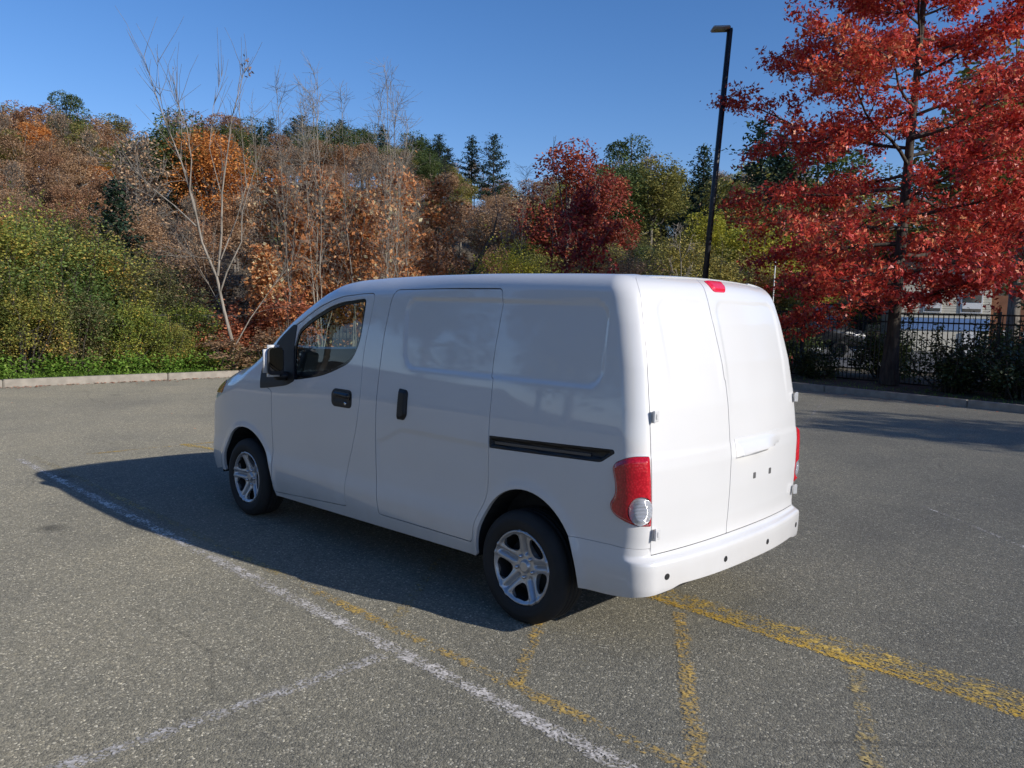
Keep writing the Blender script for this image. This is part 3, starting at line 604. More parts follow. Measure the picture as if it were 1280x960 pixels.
line('yellow_marking', (-.15, -.02), (-6, .0), .11, ye, 0.0034)
line('yellow_marking', (-.15, -.10), (-6, -.17), .30, ye3, 0.0038)
line('yellow_marking', (6.3, .9), (6.2, -.6), .10, ye2, 0.0036); line('yellow_marking', (6.3, -.13), (5.2, -.38), .13, ye, 0.0040)
line('yellow_marking', (-.50, .08), (-1.38, 1.36), .10, ye2, 0.0042); line('yellow_marking', (-1.45, .06), (-2.05, 1.36), .11, ye4, 0.0044)
line('yellow_marking', (-.47, 1.36), (.9, -.7), .10, ye2, 0.0046); line('yellow_marking', (.43, 1.36), (1.2, .3), .10, ye4, 0.0048)
wh3 = paintmat('ghost_white_paint', (.50, .47, .42), -.06, 9.)
line('white_marking', (3.9, -12.6), (2.2, -7.5), .08, wh3, .003); line('white_marking', (-.6, -3.75), (-2.4, -2.2), .07, wh3, .003); line('white_marking', (.4, -8.4), (-.6, -8.9), .08, wh3, .003)
# ================================================================ vegetation kit
def leafmat(name, stops, trans=.25, rough=.55):
    m = bpy.data.materials.new(name); m.use_nodes = True; nt_ = m.node_tree; b = nt_.nodes['Principled BSDF']; b.inputs['Roughness'].default_value = rough; b.inputs['Specular IOR Level'].default_value = .35
    a = N(m, 'Attribute'); a.attribute_name = 'tint'; oi = N(m, 'ObjectInfo'); ad = N(m, 'Math', operation='MULTIPLY_ADD'); L(m, oi.outputs['Random'], ad.inputs[0]); ad.inputs[1].default_value = .16; L(m, a.outputs['Fac'], ad.inputs[2])
    r = ramp(m, ad.outputs[0], stops); L(m, r.outputs[0], b.inputs['Base Color'])
    tr = N(m, 'BsdfTranslucent'); L(m, r.outputs[0], tr.inputs[0]); mx = N(m, 'MixShader'); mx.inputs[0].default_value = trans; L(m, b.outputs[0], mx.inputs[1]); L(m, tr.outputs[0], mx.inputs[2]); L(m, mx.outputs[0], nt_.nodes['Material Output'].inputs[0])
    return m
def barkmat(name, a, b_): 
    m = mat(name, a, .9); tc = N(m, 'TexCoord'); mp = N(m, 'Mapping'); mp.inputs['Scale'].default_value = (6, 6, 1.2); L(m, tc.outputs['Object'], mp.inputs[0]); n = N(m, 'TexNoise', Scale=3., Detail=6.); L(m, mp.outputs[0], n.inputs['Vector']); r = ramp(m, n.outputs[0], [(.35, a), (.65, b_)]); L(m, r.outputs[0], BS(m).inputs['Base Color'])
    bp = N(m, 'Bump', Strength=.6); bp.inputs['Distance'].default_value = .02; L(m, n.outputs[0], bp.inputs['Height']); L(m, bp.outputs[0], BS(m).inputs['Normal']); return m
bark_grey = barkmat('grey_bark', (.10, .085, .07), (.24, .215, .18)); bark_dark = barkmat('dark_bark', (.03, .025, .02), (.085, .07, .055)); bark_pale = barkmat('pale_bark', (.17, .15, .12), (.33, .29, .24))
def leaves(C, size, g, flat=.35, cross=False, asp=.6, droop=0.):
    """one (or two crossed) diamond faces per leaf"""
    n = len(C); nrm = g.normal(size=(n, 3)); nrm[:, 2] = np.abs(nrm[:, 2])+flat*2; nrm /= np.linalg.norm(nrm, axis=1)[:, None]
    a = g.normal(size=(n, 3)); a[:, 2] -= droop; a -= np.sum(a*nrm, 1)[:, None]*nrm; a /= np.linalg.norm(a, axis=1)[:, None]+1e-9; b = np.cross(nrm, a)
    s = size*g.uniform(.6, 1.3, n)[:, None]
    def dia(a, b, s, k): return np.stack([C-a*s*.5, C+b*s*.5*k+a*s*.05, C+a*s*.5, C-b*s*.5*k+a*s*.05], 1)
    Q = [dia(a, b, s, asp)]
    if cross: Q.append(dia(b*.8+a*.35, a, s*.95, asp*.55))
    V = np.concatenate(Q).reshape(-1, 3); Fq = np.arange(len(V)).reshape(-1, 4); return V, Fq, len(Q)
def sticks(br, n=4):
    Vs, Fs, c = [], [], 0
    for pts, rad in br:
        V, Fq = tube_arrays(pts, rad, n); Vs.append(V); Fs.append(Fq+c); c += len(V)
    return np.concatenate(Vs), np.concatenate(Fs)
def grow(g, H, r, n1, z0, z1, prof, elev, n2=7, l2=.42, n3=0, l3=.4, lean=(0, 0), wob=.02, trop=.0, planar=.5, kseg=6, tilt2=.9):
    """trunk plus branch orders; returns (thick branches, thin branches, leaf spots)"""
    k = 12; t = np.linspace(0, 1, k); tr = np.stack([lean[0]*t*H+np.cumsum(g.normal(0, wob, k)), lean[1]*t*H+np.cumsum(g.normal(0, wob, k)), t*H], 1); tr[0, :2] = 0
    thick = [(tr, r*(1-t*.88)*(1+.5*np.exp(-t*30)))]; thin = []; tips = []
    def at_(pts, s): f = s*(len(pts)-1); i = min(int(f), len(pts)-2); return pts[i]+(pts[i+1]-pts[i])*(f-i)
    def limb(p, d, Ln, rr, tropi, dest, kk):
        pts = [p]; q = np.array(p, float); dd = np.array(d, float)
        for i in range(kk): dd = dd+g.normal(0, .10, 3)+np.array([0, 0, tropi]); dd /= np.linalg.norm(dd); q = q+dd*Ln/kk; pts.append(q)
        pts = np.array(pts); dest.append((pts, rr*(1-np.linspace(0, 1, kk+1)*.8))); return pts
    for i in range(n1):
        s = (i+g.uniform(0, 1))/n1; z = z0+(z1-z0)*s; az = i*2.39996+g.normal(0, .3); e = np.interp(s, *elev)+g.normal(0, .08); Ln = np.interp(s, *prof)*g.uniform(.75, 1.15)
        p = at_(tr, z/H); d = np.array([math.cos(az)*math.cos(e), math.sin(az)*math.cos(e), math.sin(e)])
        rb = r*(1-z/H*.85)*.42*min(1, Ln/2+.3); b1 = limb(p, d, Ln, max(.008, rb), trop, thick if rb > .012 else thin, kseg)
        for j in range(n2):
            s2 = .18+.80*(j+g.uniform(0, 1))/n2; p2 = at_(b1, s2); dd = at_(b1, min(1, s2+.08))-at_(b1, max(0, s2-.08)); dd /= np.linalg.norm(dd)+1e-9
            side = np.cross(dd, [0, 0, 1]); side /= np.linalg.norm(side)+1e-9; sg = 1 if j % 2 else -1; ph = g.normal(0, 1-planar); d2 = dd*.75+side*sg*math.cos(ph)*tilt2+np.array([0, 0, math.sin(ph)*tilt2]); d2 /= np.linalg.norm(d2)
            L2 = Ln*l2*(1.15-s2*.7)*g.uniform(.6, 1.2); b2 = limb(p2, d2, L2, max(.005, rb*.4), trop*.7, thin, 3)
            if n3:
                for q in range(n3):
                    s3 = .15+.85*(q+g.uniform(0, 1))/n3; p3 = at_(b2, s3); d3 = (b2[-1]-b2[0])/(np.linalg.norm(b2[-1]-b2[0])+1e-9)+g.normal(0, .55, 3); d3 /= np.linalg.norm(d3); L3 = l3*g.uniform(.5, 1.3)
                    b3 = limb(p3, d3, L3, .0035, trop, thin, 2); tips += [b3[1], b3[2]]
            else: tips += [b2[2], b2[3]]
        tips.append(b1[-1])
    return thick, thin, np.array(tips)
def spread(g, tips, per, sig):
    C = np.repeat(tips, per, 0); return C+g.normal(0, 1, C.shape)*np.array([sig, sig, sig*.6])
def tint_of(C, g, sc=.9, amp=.35, rnd=.25, base=.45, zc_=0.):
    n = (np.sin(C[:, 0]*sc*2.1+1)+np.sin(C[:, 1]*sc*2.7+2)+np.sin(C[:, 2]*sc*3.1)+np.sin((C[:, 0]+C[:, 2])*sc*5.3)*.6)/3.6
    return np.clip(base+n*amp+g.normal(0, rnd, len(C))+zc_*C[:, 2], .01, .99)
def lobes(g, n, k, R, H, z0, rl=.38, inner=.72):
    """points spread over k foliage lobes that fill a crown of radius R and height H"""
    out = []; cs = []
    for i in range(k):
        a = g.uniform(0, 2*math.pi); h = g.beta(1.3, 1.2); rr = R*(1-rl)*math.sqrt(max(0, 1-(2*h-1)**2*.8))*g.uniform(.3, 1); cs.append((rr*math.cos(a), rr*math.sin(a), z0+H*(.12+.78*h), R*rl*g.uniform(.65, 1.25)))
    m = n//k
    for x, y, z, r_ in cs:
        d = g.normal(size=(m, 3)); d /= np.linalg.norm(d, axis=1)[:, None]; q = r_*(inner+(1-inner)*g.uniform(0, 1, m)**.5)*g.uniform(.8, 1.15, m); out.append(np.array([x, y, z])+d*q[:, None]*np.array([1, 1, .8]))
    return np.concatenate(out), cs
# ---- far trees: a few shared meshes, coloured through the object's own material slot
def far_broad(seed, n=9500, R=3.6, H=8.0, z0=2.2, size=.21, k=26, bare=False):
    g = np.random.default_rng(seed); C, cs = lobes(g, n, k, R, H, z0); V, Fq, q = leaves(C, size, g, .3); ti = tint_of(C, g, .35, .22, .16, .42); cr = mesh('far_crown', V, Fq, False, np.tile(ti, q))
    br = [(np.array([[0, 0, -.8], [.1, 0, z0+H*.3], [0, .1, z0+H*.85]]), np.array([.2, .14, .04]))]
    for x, y, z, r_ in cs[:18]: br.append((np.array([[0, 0, z0+H*.1+(z-z0)*.3], [x*.5, y*.5, z*.75+z0*.1], [x, y, z+r_*.7]]), np.array([.08, .05, .02])))
    V, Fq = sticks(br, 5); return cr, mesh('far_trunk', V, Fq)
def far_bare(seed, H=9., n1=16, n2=8):
    g = np.random.default_rng(seed); th, tn, tips = grow(g, H, .16, n1, H*.25, H*.97, ([0, .4, 1], [H*.34, H*.36, H*.12]), ([0, 1], [.75, 1.25]), n2, .5, 4, H*.09, trop=.06, planar=.1)
    br = th+[(p, np.maximum(r_, .022)) for p, r_ in tn]; V, Fq = sticks(br, 3); C = spread(g, tips, 2, .35); k = g.uniform(0, 1, len(C)) < .7; C = C[k]; V2, F2, q = leaves(C, .19, g, .1)
    return mesh('far_twig_crown', V2, F2, False, np.tile(tint_of(C, g, .4, .2, .2), q)), mesh('far_bare_trunk', V, Fq)
def far_pine(seed, H=12.):
    g = np.random.default_rng(seed); C = []; br = [(np.array([[0, 0, -.5], [0, 0, H]]), np.array([.2, .05]))]
    for i in range(46):
        s = (i+g.uniform(0, 1))/46; z = H*(.22+.78*s); Ln = (H*.26*(1-s)**.75+.35)*g.uniform(.6, 1.2); a = i*2.4; e = .1+.5*s; d = np.array([math.cos(a)*math.cos(e), math.sin(a)*math.cos(e), math.sin(e)]); p = np.array([0, 0, z]); br.append((np.array([p, p+d*Ln]), np.array([.05, .02])))
        m = int(70*Ln/2+14); t = g.uniform(.25, 1.05, m)[:, None]; C.append(p+d*Ln*t+g.normal(0, 1, (m, 3))*np.array([.32, .32, .14])*(.5+t*.7))
    C = np.concatenate(C); V2, F2, q = leaves(C, .36, g, .5, asp=.5); V, Fq = sticks(br, 4); return mesh('pine_crown', V2, F2, False, np.tile(tint_of(C, g, .5, .2, .2), q)), mesh('pine_trunk', V, Fq)
FB = [far_broad(11+i, R=r_, H=h, k=k) for i, (r_, h, k) in enumerate(((3.4, 7.5, 24), (3.0, 8.5, 22), (4.1, 7.0, 30), (3.6, 8.0, 20)))]
FT = [far_bare(31+i) for i in range(3)]; FP = [far_pine(41+i) for i in range(2)]
cols = dict(
    rust=leafmat('rust_foliage', [(0, (0.139, 0.080, 0.048)), (.4, (0.313, 0.174, 0.096)), (.7, (0.459, 0.251, 0.131)), (1, (0.612, 0.386, 0.204))]),
    brown=leafmat('brown_foliage', [(0, (0.157, 0.096, 0.059)), (.5, (0.377, 0.234, 0.132)), (1, (0.666, 0.449, 0.255))]),
    olive=leafmat('olive_foliage', [(0, (0.057, 0.068, 0.022)), (.45, (0.194, 0.194, 0.053)), (.8, (0.367, 0.321, 0.086)), (1, (0.580, 0.446, 0.118))]),
    green=leafmat('green_foliage', [(0, (0.023, 0.046, 0.015)), (.5, (0.084, 0.122, 0.038)), (1, (0.202, 0.243, 0.078))]),
    orange=leafmat('orange_foliage', [(0, (0.160, 0.065, 0.021)), (.4, (0.479, 0.179, 0.043)), (.8, (0.767, 0.325, 0.085)), (1, (0.800, 0.535, 0.173))]),
    yellow=leafmat('yellow_green_foliage', [(0, (.08, .10, .015)), (.35, (.28, .30, .04)), (.75, (.55, .50, .07)), (1, (.66, .56, .10))], .35),
    red=leafmat('red_crown_foliage', [(0, (.08, .018, .014)), (.4, (.27, .050, .036)), (.75, (.42, .10, .05)), (1, (.50, .24, .09))]),
    pine=leafmat('pine_needles', [(0, (0.009, 0.023, 0.014)), (.5, (0.032, 0.065, 0.038)), (1, (0.087, 0.123, 0.065))]))
def place(kind, name, px, D, s, col, bark, label, cat, group=None, var=0, zs=1., top=None, dz=0., rz=None, wd=1.15):
    cr, tr = {'b': FB, 't': FT, 'p': FP}[kind][var % len({'b': FB, 't': FT, 'p': FP}[kind])]
    x, y = P(px, D); z = terr(x, y)+dz; H = {'b': 10.2, 't': 9.3, 'p': 12.3}[kind]
    if top is not None:                       # size the tree so that its tip reaches the height the skyline has there
        s = (1.65+(hor(px)-top)*.001*D-z)/H; s = min(2.2, max(.35, s))
    e = empty(name, (x, y, z), rng.uniform(0, 6.28) if rz is None else rz); wd = wd if kind == 'b' and top is not None else 1.; e.scale = (s*wd*rng.uniform(.9, 1.1), s*wd*rng.uniform(.9, 1.1), s*zs); tag(e, label, cat, group)
    t = obj('trunk', tr, None, e); c = obj('crown', cr, None, e)
    for o_, m_ in ((t, bark), (c, cols[col])):
        if not o_.data.materials: o_.data.materials.append(m_)
        o_.material_slots[0].link = 'OBJECT'; o_.material_slots[0].material = m_
    return e
# ---------------------------------------------------------------- hillside wood
WOOD = []
ztxt = {'rust': 'rusty brown', 'brown': 'grey brown', 'olive': 'olive green', 'green': 'dark green', 'orange': 'orange', 'yellow': 'yellowish', 'red': 'red', 'pine': 'dark green'}
def zone(p): return 'left of bare sapling' if p < 190 else ('behind bare stems' if p < 560 else ('above the van roof' if p < 870 else 'behind the red oak'))
def wood(px, D, col, kind='b', top=None, s=1.):
    if D < 38 and px < 330: return
    nm = {'b': 'broadleaf_tree', 't': 'bare_tree', 'p': 'pine_tree'}[kind]; what = {'b': 'tree', 't': 'half bare tree', 'p': 'pine'}[kind]
    band = 'on the far ridge' if D > 82 else ('halfway up the hill' if D > 52 else 'at the hill foot')
    lab = '%s %s %s, %s' % (ztxt[col], what, band, zone(px)); WOOD.append((lab, px, place(kind, nm, px, D, s, col, bark_grey if kind != 'p' else bark_dark, lab, 'pine' if kind == 'p' else 'tree', None, rng.integers(0, 9), 1., top, wd=1.3)))
def pick(opts): 
    k, w = zip(*opts); w = np.array(w, float); return k[rng.choice(len(k), p=w/w.sum())]
Zc = lambda p, D: ([('rust', 4), ('brown', 5), ('olive', 1.6), ('orange', .5)] if p < 185 else [('brown', 4), ('rust', 4), ('olive', 2), ('green', 1)] if p < 330 else [('brown', 5), ('green', .8), ('rust', 3), ('olive', 2)] if p < 560 else [('brown', 5), ('rust', 2), ('olive', 2)] if p < 680 else [('olive', 5), ('green', 2), ('brown', 2), ('yellow', .8)] if p < 900 else [('olive', 3), ('orange', 1.5), ('brown', 2.5), ('yellow', 1.2), ('green', 1)])
for D, st in ((104, 24), (92, 25), (80, 27), (69, 30), (60, 34), (52, 40), (44, 48), (37, 62)):
    p = -60+rng.uniform(0, st)
    while p < 1000:
        pp = p+rng.uniform(-10, 10); y = float(np.interp(pp, sky_px, sky_y)); x_, y_ = P(pp, D)
        frac = {104: 0, 92: 12, 80: 26, 69: 44, 60: 64, 52: 88, 44: 118, 37: 152}[D]
        if 560 < pp < 640 and D > 60: y += 26
        if 640 < pp < 672: y += 16
        c = pick(Zc(pp, D)); kd = 't' if (c in ('brown',) and rng.uniform() < .5) else 'b'
        if D >= 90 and 295 < pp < 555: c = 'pine' if rng.uniform() < .3 else 'green'; kd = 'p' if c == 'pine' else 'b'
        wood(pp, D+rng.uniform(-4, 4), c, kd, y+frac+rng.uniform(0, 9)); p += st*rng.uniform(.8, 1.2)*1
ORD = 'first second third fourth fifth sixth seventh eighth ninth tenth eleventh twelfth thirteenth fourteenth fifteenth sixteenth seventeenth eighteenth nineteenth twentieth'.split()
for lab in sorted({w[0] for w in WOOD}):
    ws_ = sorted([w for w in WOOD if w[0] == lab], key=lambda w: w[1])
    for i, w in enumerate(ws_):
        if len(ws_) > 1: w[2]['label'] = ('%s %s' % (ORD[min(i, 19)], lab.replace(',', ' from left,').replace('on the far ridge', 'on far ridge')) if i < 20 else 'rightmost '+lab)
# trees that stand out one by one
place('b', 'broadleaf_tree', 90, 97, 1, 'green', bark_grey, 'small dark green treetop poking above the ridge at the far left', 'tree', var=1, top=158)
place('b', 'broadleaf_tree', 28, 94, 1, 'rust', bark_grey, 'russet round treetop on the skyline at the left edge', 'tree', var=0, top=166)
place('b', 'broadleaf_tree', 225, 55, 1, 'green', bark_grey, 'dark green crown on the skyline behind the bare sapling', 'tree', var=3, top=168)
place('b', 'broadleaf_tree', 268, 53, 1, 'orange', bark_grey, 'bright orange brown crown just right of the bare sapling', 'tree', var=2, top=164)
place('p', 'pine_tree', 584, 88, 1, 'pine', bark_dark, 'left one of the pair of dark pines standing clear of the ridge', 'pine', var=0, top=176)
place('p', 'pine_tree', 611, 86, 1, 'pine', bark_dark, 'right one of the pair of dark pines standing clear of the ridge', 'pine', var=1, top=174)
place('b', 'maple_tree', 704, 42, 1, 'red', bark_grey, 'rounded red orange maple crown against the sky above the van roof', 'tree', var=3, top=182, wd=1.)
place('b', 'maple_tree', 742, 44, 1, 'red', bark_grey, 'smaller dull red maple crown at the right of the round red one', 'tree', var=3, top=212, wd=.9)
place('b', 'broadleaf_tree', 778, 60, 1, 'green', bark_grey, 'tall dark green tree with brown tips right of the red maple', 'tree', var=1, top=183)
place('b', 'broadleaf_tree', 806, 57, 1, 'olive', bark_grey, 'olive and rust crown between red maple and lamp post', 'tree', var=0, top=196)
place('b', 'broadleaf_tree', 752, 56, 1, 'green', bark_grey, 'low dark green crown touching the red maple from behind', 'tree', var=2, top=200)
place('p', 'pine_tree', 868, 62, 1, 'pine', bark_dark, 'blue green pine immediately left of the lamp post', 'pine', var=0, top=191)
place('p', 'pine_tree', 938, 64, 1, 'pine', bark_dark, 'dark pine right of the lamp post behind the oak leaves', 'pine', var=1, top=166)
place('p', 'pine_tree', 968, 60, 1, 'pine', bark_dark, 'dark pine deep behind the red oak limbs', 'pine', var=0, top=178)
for i, (px, D, c, top) in enumerate(((1262, 34, 'olive', 90), (1010, 60, 'green', 205), (1060, 58, 'olive', 215), (1110, 62, 'green', 230), (1230, 55, 'green', 250), (1180, 60, 'olive', 240))):
    place('b', 'broadleaf_tree', px, D, 1, c, bark_grey, ['tall olive tree at the right edge behind the red oak', 'dark green tree seen through the oak left of its trunk', 'olive tree seen through gaps just left of the oak trunk', 'dark green tree directly behind the oak trunk', 'dark green tree behind the lit red leaves at right', 'olive tree behind the cream building'][i], 'tree', var=i, top=top)
place('t', 'bare_tree', 172, 44, 1, 'brown', bark_grey, 'grey brown tree filling the dip left of the bare sapling', 'tree', var=1, top=205)
place('b', 'broadleaf_tree', 180, 40, 1, 'brown', bark_grey, 'low brown tree behind the right end of the green thicket', 'tree', var=0, top=262)
for i, (px, D, c, top) in enumerate(((872, 48, 'yellow', 262), (905, 52, 'olive', 240), (940, 47, 'yellow', 268), (970, 50, 'olive', 262), (640, 50, 'brown', 238), (668, 48, 'olive', 262), (610, 46, 'brown', 248))):
    place('b', 'broadleaf_tree', px, D, 1, c, bark_grey, ['yellowing tree just left of the lamp post at the hill foot', 'olive tree just right of the lamp post at the hill foot', 'yellowing tree above the rear corner of the van roof', 'olive tree between the van roof corner and the oak', 'brown tree in the dip under the pair of pines', 'olive tree left of the round red maple', 'brown tree behind the leaning trunk'][i], 'tree', var=i, top=top)
# ---------------------------------------------------------------- thicket along the kerb
def shrub_mesh(seed, n, R, H, size, z0=.15, k=34, rl=.33, inner=.45, amp=.3):
    g = np.random.default_rng(seed); C, cs = lobes(g, n, k, R, H, z0, rl, inner); C = C[C[:, 2] > .05]; hole = np.sin(C[:, 0]*4.1+seed)+np.sin(C[:, 1]*4.7)+np.sin(C[:, 2]*5.3+C[:, 0]*2); C = C[hole+g.normal(0, .45, len(C)) < 1.25]
    br = []; SC = [C]
    for x, y, z, r_ in cs:
        b = np.array([x*.25, y*.25, -.1]); br.append((np.array([b, [x*.5, y*.5, z*.5], [x, y, z], [x*1.05, y*1.05, z+r_*.8]])+g.normal(0, .05, (4, 3)), np.array([.03, .02, .012, .004])))
    for i in range(34):                       # long shoots that break the outline
        a_ = g.uniform(0, 6.28); x, y, z, r_ = cs[g.integers(len(cs))]; tp = np.array([x, y, z+r_*.8]); dv = np.array([math.cos(a_)*.45, math.sin(a_)*.45, 1.])*g.uniform(.3, .8)*(H/4)**.5; br.append((np.array([tp-dv*.3, tp+dv]), np.array([.007, .003]))); m = int(8+16*g.uniform()); SC.append(tp+dv*g.uniform(-.1, 1, (m, 1))+g.normal(0, .055, (m, 3)))
    for i in range(60):
        x, y, z, r_ = cs[g.integers(len(cs))]; d = g.normal(size=3); d[2] = abs(d[2]); d /= np.linalg.norm(d); br.append((np.array([[x, y, z], np.array([x, y, z])+d*r_*1.25]), np.array([.008, .003])))
    C = np.concatenate(SC); V, Fq, q = leaves(C, size, g, .35, asp=.7, droop=.4); cr = mesh('shrub_leaves', V, Fq, False, np.tile(tint_of(C, g, .8, amp, .17, .45), q)); V, Fq = sticks(br, 4); return cr, mesh('shrub_stems', V, Fq)
SH = [shrub_mesh(61, 26000, 1.9, 4.0, .062), shrub_mesh(62, 25000, 2.1, 3.4, .066), shrub_mesh(63, 20000, 1.6, 2.4, .058)]
TOPS = {5: 240, 62: 250, 122: 256, 176: 298, 222: 345, -55: 235, 95: 330, 160: 345, 205: 375, 100: 242, 170: 288, 235: 332, 262: 375, 306: 362, 285: 405, 330: 395, 250: 418, 365: 340, 235: 345, 268: 338, 300: 335, 590: 300, 645: 258, 625: 306, 775: 272, 560: 315, 840: 262, 890: 275, 935: 300, 990: 318, (30, 2): 325, (30, 1): 233}
SHs = [shrub_mesh(64, 5200, 1.1, 1.5, .08, k=18), shrub_mesh(65, 2600, 1.2, 1.9, .075, k=16, inner=.2)]
cols['shrub'] = leafmat('thicket_leaves', [(0, (0.037, 0.064, 0.016)), (.3, (0.110, 0.165, 0.036)), (.55, (0.218, 0.286, 0.058)), (.78, (0.393, 0.415, 0.078)), (.93, (0.670, 0.543, 0.104)), (1, (0.757, 0.458, 0.104))], .3)
cols['shrub2'] = leafmat('yellowing_thicket_leaves', [(0, (0.046, 0.065, 0.019)), (.3, (0.143, 0.182, 0.046)), (.6, (0.299, 0.312, 0.072)), (.85, (0.546, 0.455, 0.104)), (1, (0.676, 0.364, 0.091))], .3)
cols['thick2'] = leafmat('mid_green_thicket_leaves', [(0, (0.034, 0.066, 0.018)), (.35, (0.090, 0.154, 0.040)), (.7, (0.190, 0.264, 0.070)), (.93, (0.381, 0.396, 0.100)), (1, (0.560, 0.396, 0.100))], .3)
cols['thick3'] = leafmat('dull_thicket_leaves', [(0, (.04, .05, .025)), (.35, (.12, .13, .055)), (.7, (.22, .22, .09)), (.93, (.38, .30, .13)), (1, (.46, .26, .12))], .3)
cols['redbr'] = leafmat('red_brown_leaves', [(0, (0.102, 0.039, 0.028)), (.5, (0.406, 0.136, 0.075)), (1, (0.770, 0.310, 0.149))])
cols['deepred'] = leafmat('deep_red_leaves', [(0, (.10, .010, .012)), (.45, (.36, .035, .035)), (.8, (.55, .10, .07)), (1, (.6, .28, .12))], .3)
cols['darkivy'] = leafmat('ivy_leaves', [(0, (.012, .022, .008)), (.6, (.04, .06, .018)), (1, (.13, .15, .06))], .15, .35)
def shrub(me, px, D, col, label, s=1., zs=1., name='shrub', group=None, rz=None, z=None, top=None):
    x, y = P(px, D); e = empty(name, (x, y, (max(.05, terr(x, y)) if z is None else z)), rng.uniform(0, 6.28) if rz is None else rz)
    if top is not None: zs = (1.65+(hor(px)-top-12)*.001*(D-1.4)-e.location.z)/(max(v.co.z for v in me[0].vertices)*s*.98)
    e.scale = (s, s, s*zs); tag(e, label, 'shrub', group)
    for nm, q, m_ in (('stems', me[1], bark_dark), ('foliage', me[0], cols[col])):
        o_ = obj(nm, q, None, e)
        if not o_.data.materials: o_.data.materials.append(m_)
        o_.material_slots[0].link = 'OBJECT'; o_.material_slots[0].material = m_
    return e
for a in ((0, 5, 19.5, 'shrub2', 1., 1., 'tall yellowing leafy shrub at the left edge behind the kerb'), (1, 62, 19.8, 'thick2', 1.0, 1.12, 'broad green shrub in the thicket, second from the left edge'), (0, 122, 20.3, 'shrub2', .95, .95, 'dense green shrub in the thicket below the dark cedar'),
          (1, 176, 20.6, 'thick3', .85, .90, 'green shrub at the middle of the left thicket'), (2, 222, 20.4, 'shrub', .9, .95, 'lower green shrub where the thicket thins out left of the sapling'), (0, -55, 19.6, 'shrub', 1.1, 1.05, 'big green shrub cut by the left edge of the view'),
          (2, 30, 18.4, 'shrub2', .75, .8, 'low yellow flecked shrub in front of the left thicket'), (2, 95, 18.8, 'thick3', .7, .72, 'low yellow flecked shrub near the middle of the left thicket'), (2, 160, 19.1, 'shrub', .66, .7, 'low green shrub in front of the thicket by the fence'), (2, 205, 19.2, 'shrub2', .55, .62, 'small yellow green shrub close to the fence left of the sapling'),
          (1, 30, 23.5, 'shrub', 1.1, 1.2, 'green shrub rising behind the left thicket'), (0, 100, 24, 'olive', 1.05, 1.05, 'olive shrub behind the middle of the left thicket'), (1, 170, 25, 'olive', 1.0, .95, 'olive shrub behind the thicket, left of the sapling'), (1, 236, 25, 'brown', 1., .9, 'brown shrub behind the bare sapling')):
    shrub(SH[a[0]], a[1], a[2], a[3], a[6], a[4], a[5], top=TOPS.get((a[1], a[0]), TOPS.get(a[1])))
place('p', 'cedar_tree', 147, 22.5, .36, 'pine', bark_dark, 'dark green cedar rising out of the left thicket', 'tree', var=0, zs=1.05)
for a in ((0, 262, 20.5, 'redbr', 1.0, 1.05, 'reddish brown low shrub right behind the bare sapling'), (0, 306, 21, 'redbr', 1.15, 1.1, 'reddish brown shrub between sapling and orange oak'), (1, 285, 19.2, 'brown', .9, .75, 'thin brown bramble around the foot of the bare sapling'), (1, 330, 19.4, 'brown', .95, .9, 'thin brown bramble left of the door mirror'), (0, 250, 19.3, 'shrub2', .6, .8, 'small yellow green bramble left of the sapling foot'),
          (0, 235, 22.5, 'brown', 1.2, 1.2, 'brown bramble filling the gap left of the sapling'), (0, 268, 24, 'redbr', 1.3, 1.2, 'red brown bramble up the slope behind the sapling'), (0, 300, 23, 'brown', 1.3, 1.2, 'brown bramble up the slope right of the sapling'), (1, 365, 20, 'redbr', 1., 1.2, 'red brown bramble behind the windscreen pillar')):
    shrub(SHs[a[0]], a[1], a[2], a[3], a[6], a[4], a[5], 'bramble' if 'bramble' in a[6] else 'shrub', top=TOPS.get(a[1]))
for a in ((1, 590, 26, 'green', .95, .85, 'dark green shrub above the middle of the van roof'), (0, 645, 20.8, 'yellow', .80, .90, 'bright yellow green bush above the van roof'), (2, 625, 23, 'olive', .9, .95, 'olive bush left of the bright yellow green one'), (0, 775, 25, 'brown', .9, .93, 'brown twiggy bush right of the deep red sapling'),
          (2, 560, 23, 'olive', .8, .9, 'olive bush at the foot of the leaning trunk'), (1, 840, 30, 'olive', 1.2, 1.1, 'olive shrub behind the lamp post foot'), (0, 890, 31, 'olive', 1.2, .9, 'pale olive shrub right of the lamp post'), (1, 935, 46, 'brown', 2.0, .8, 'brown shrub at the rear corner of the van roof'), (1, 990, 50, 'yellow', 2.0, .8, 'olive shrub beyond the fence behind the oak limb')):
    shrub(SH[a[0]], a[1], a[2], a[3], a[6], a[4], a[5], top=TOPS.get((a[1], a[0]), TOPS.get(a[1])))
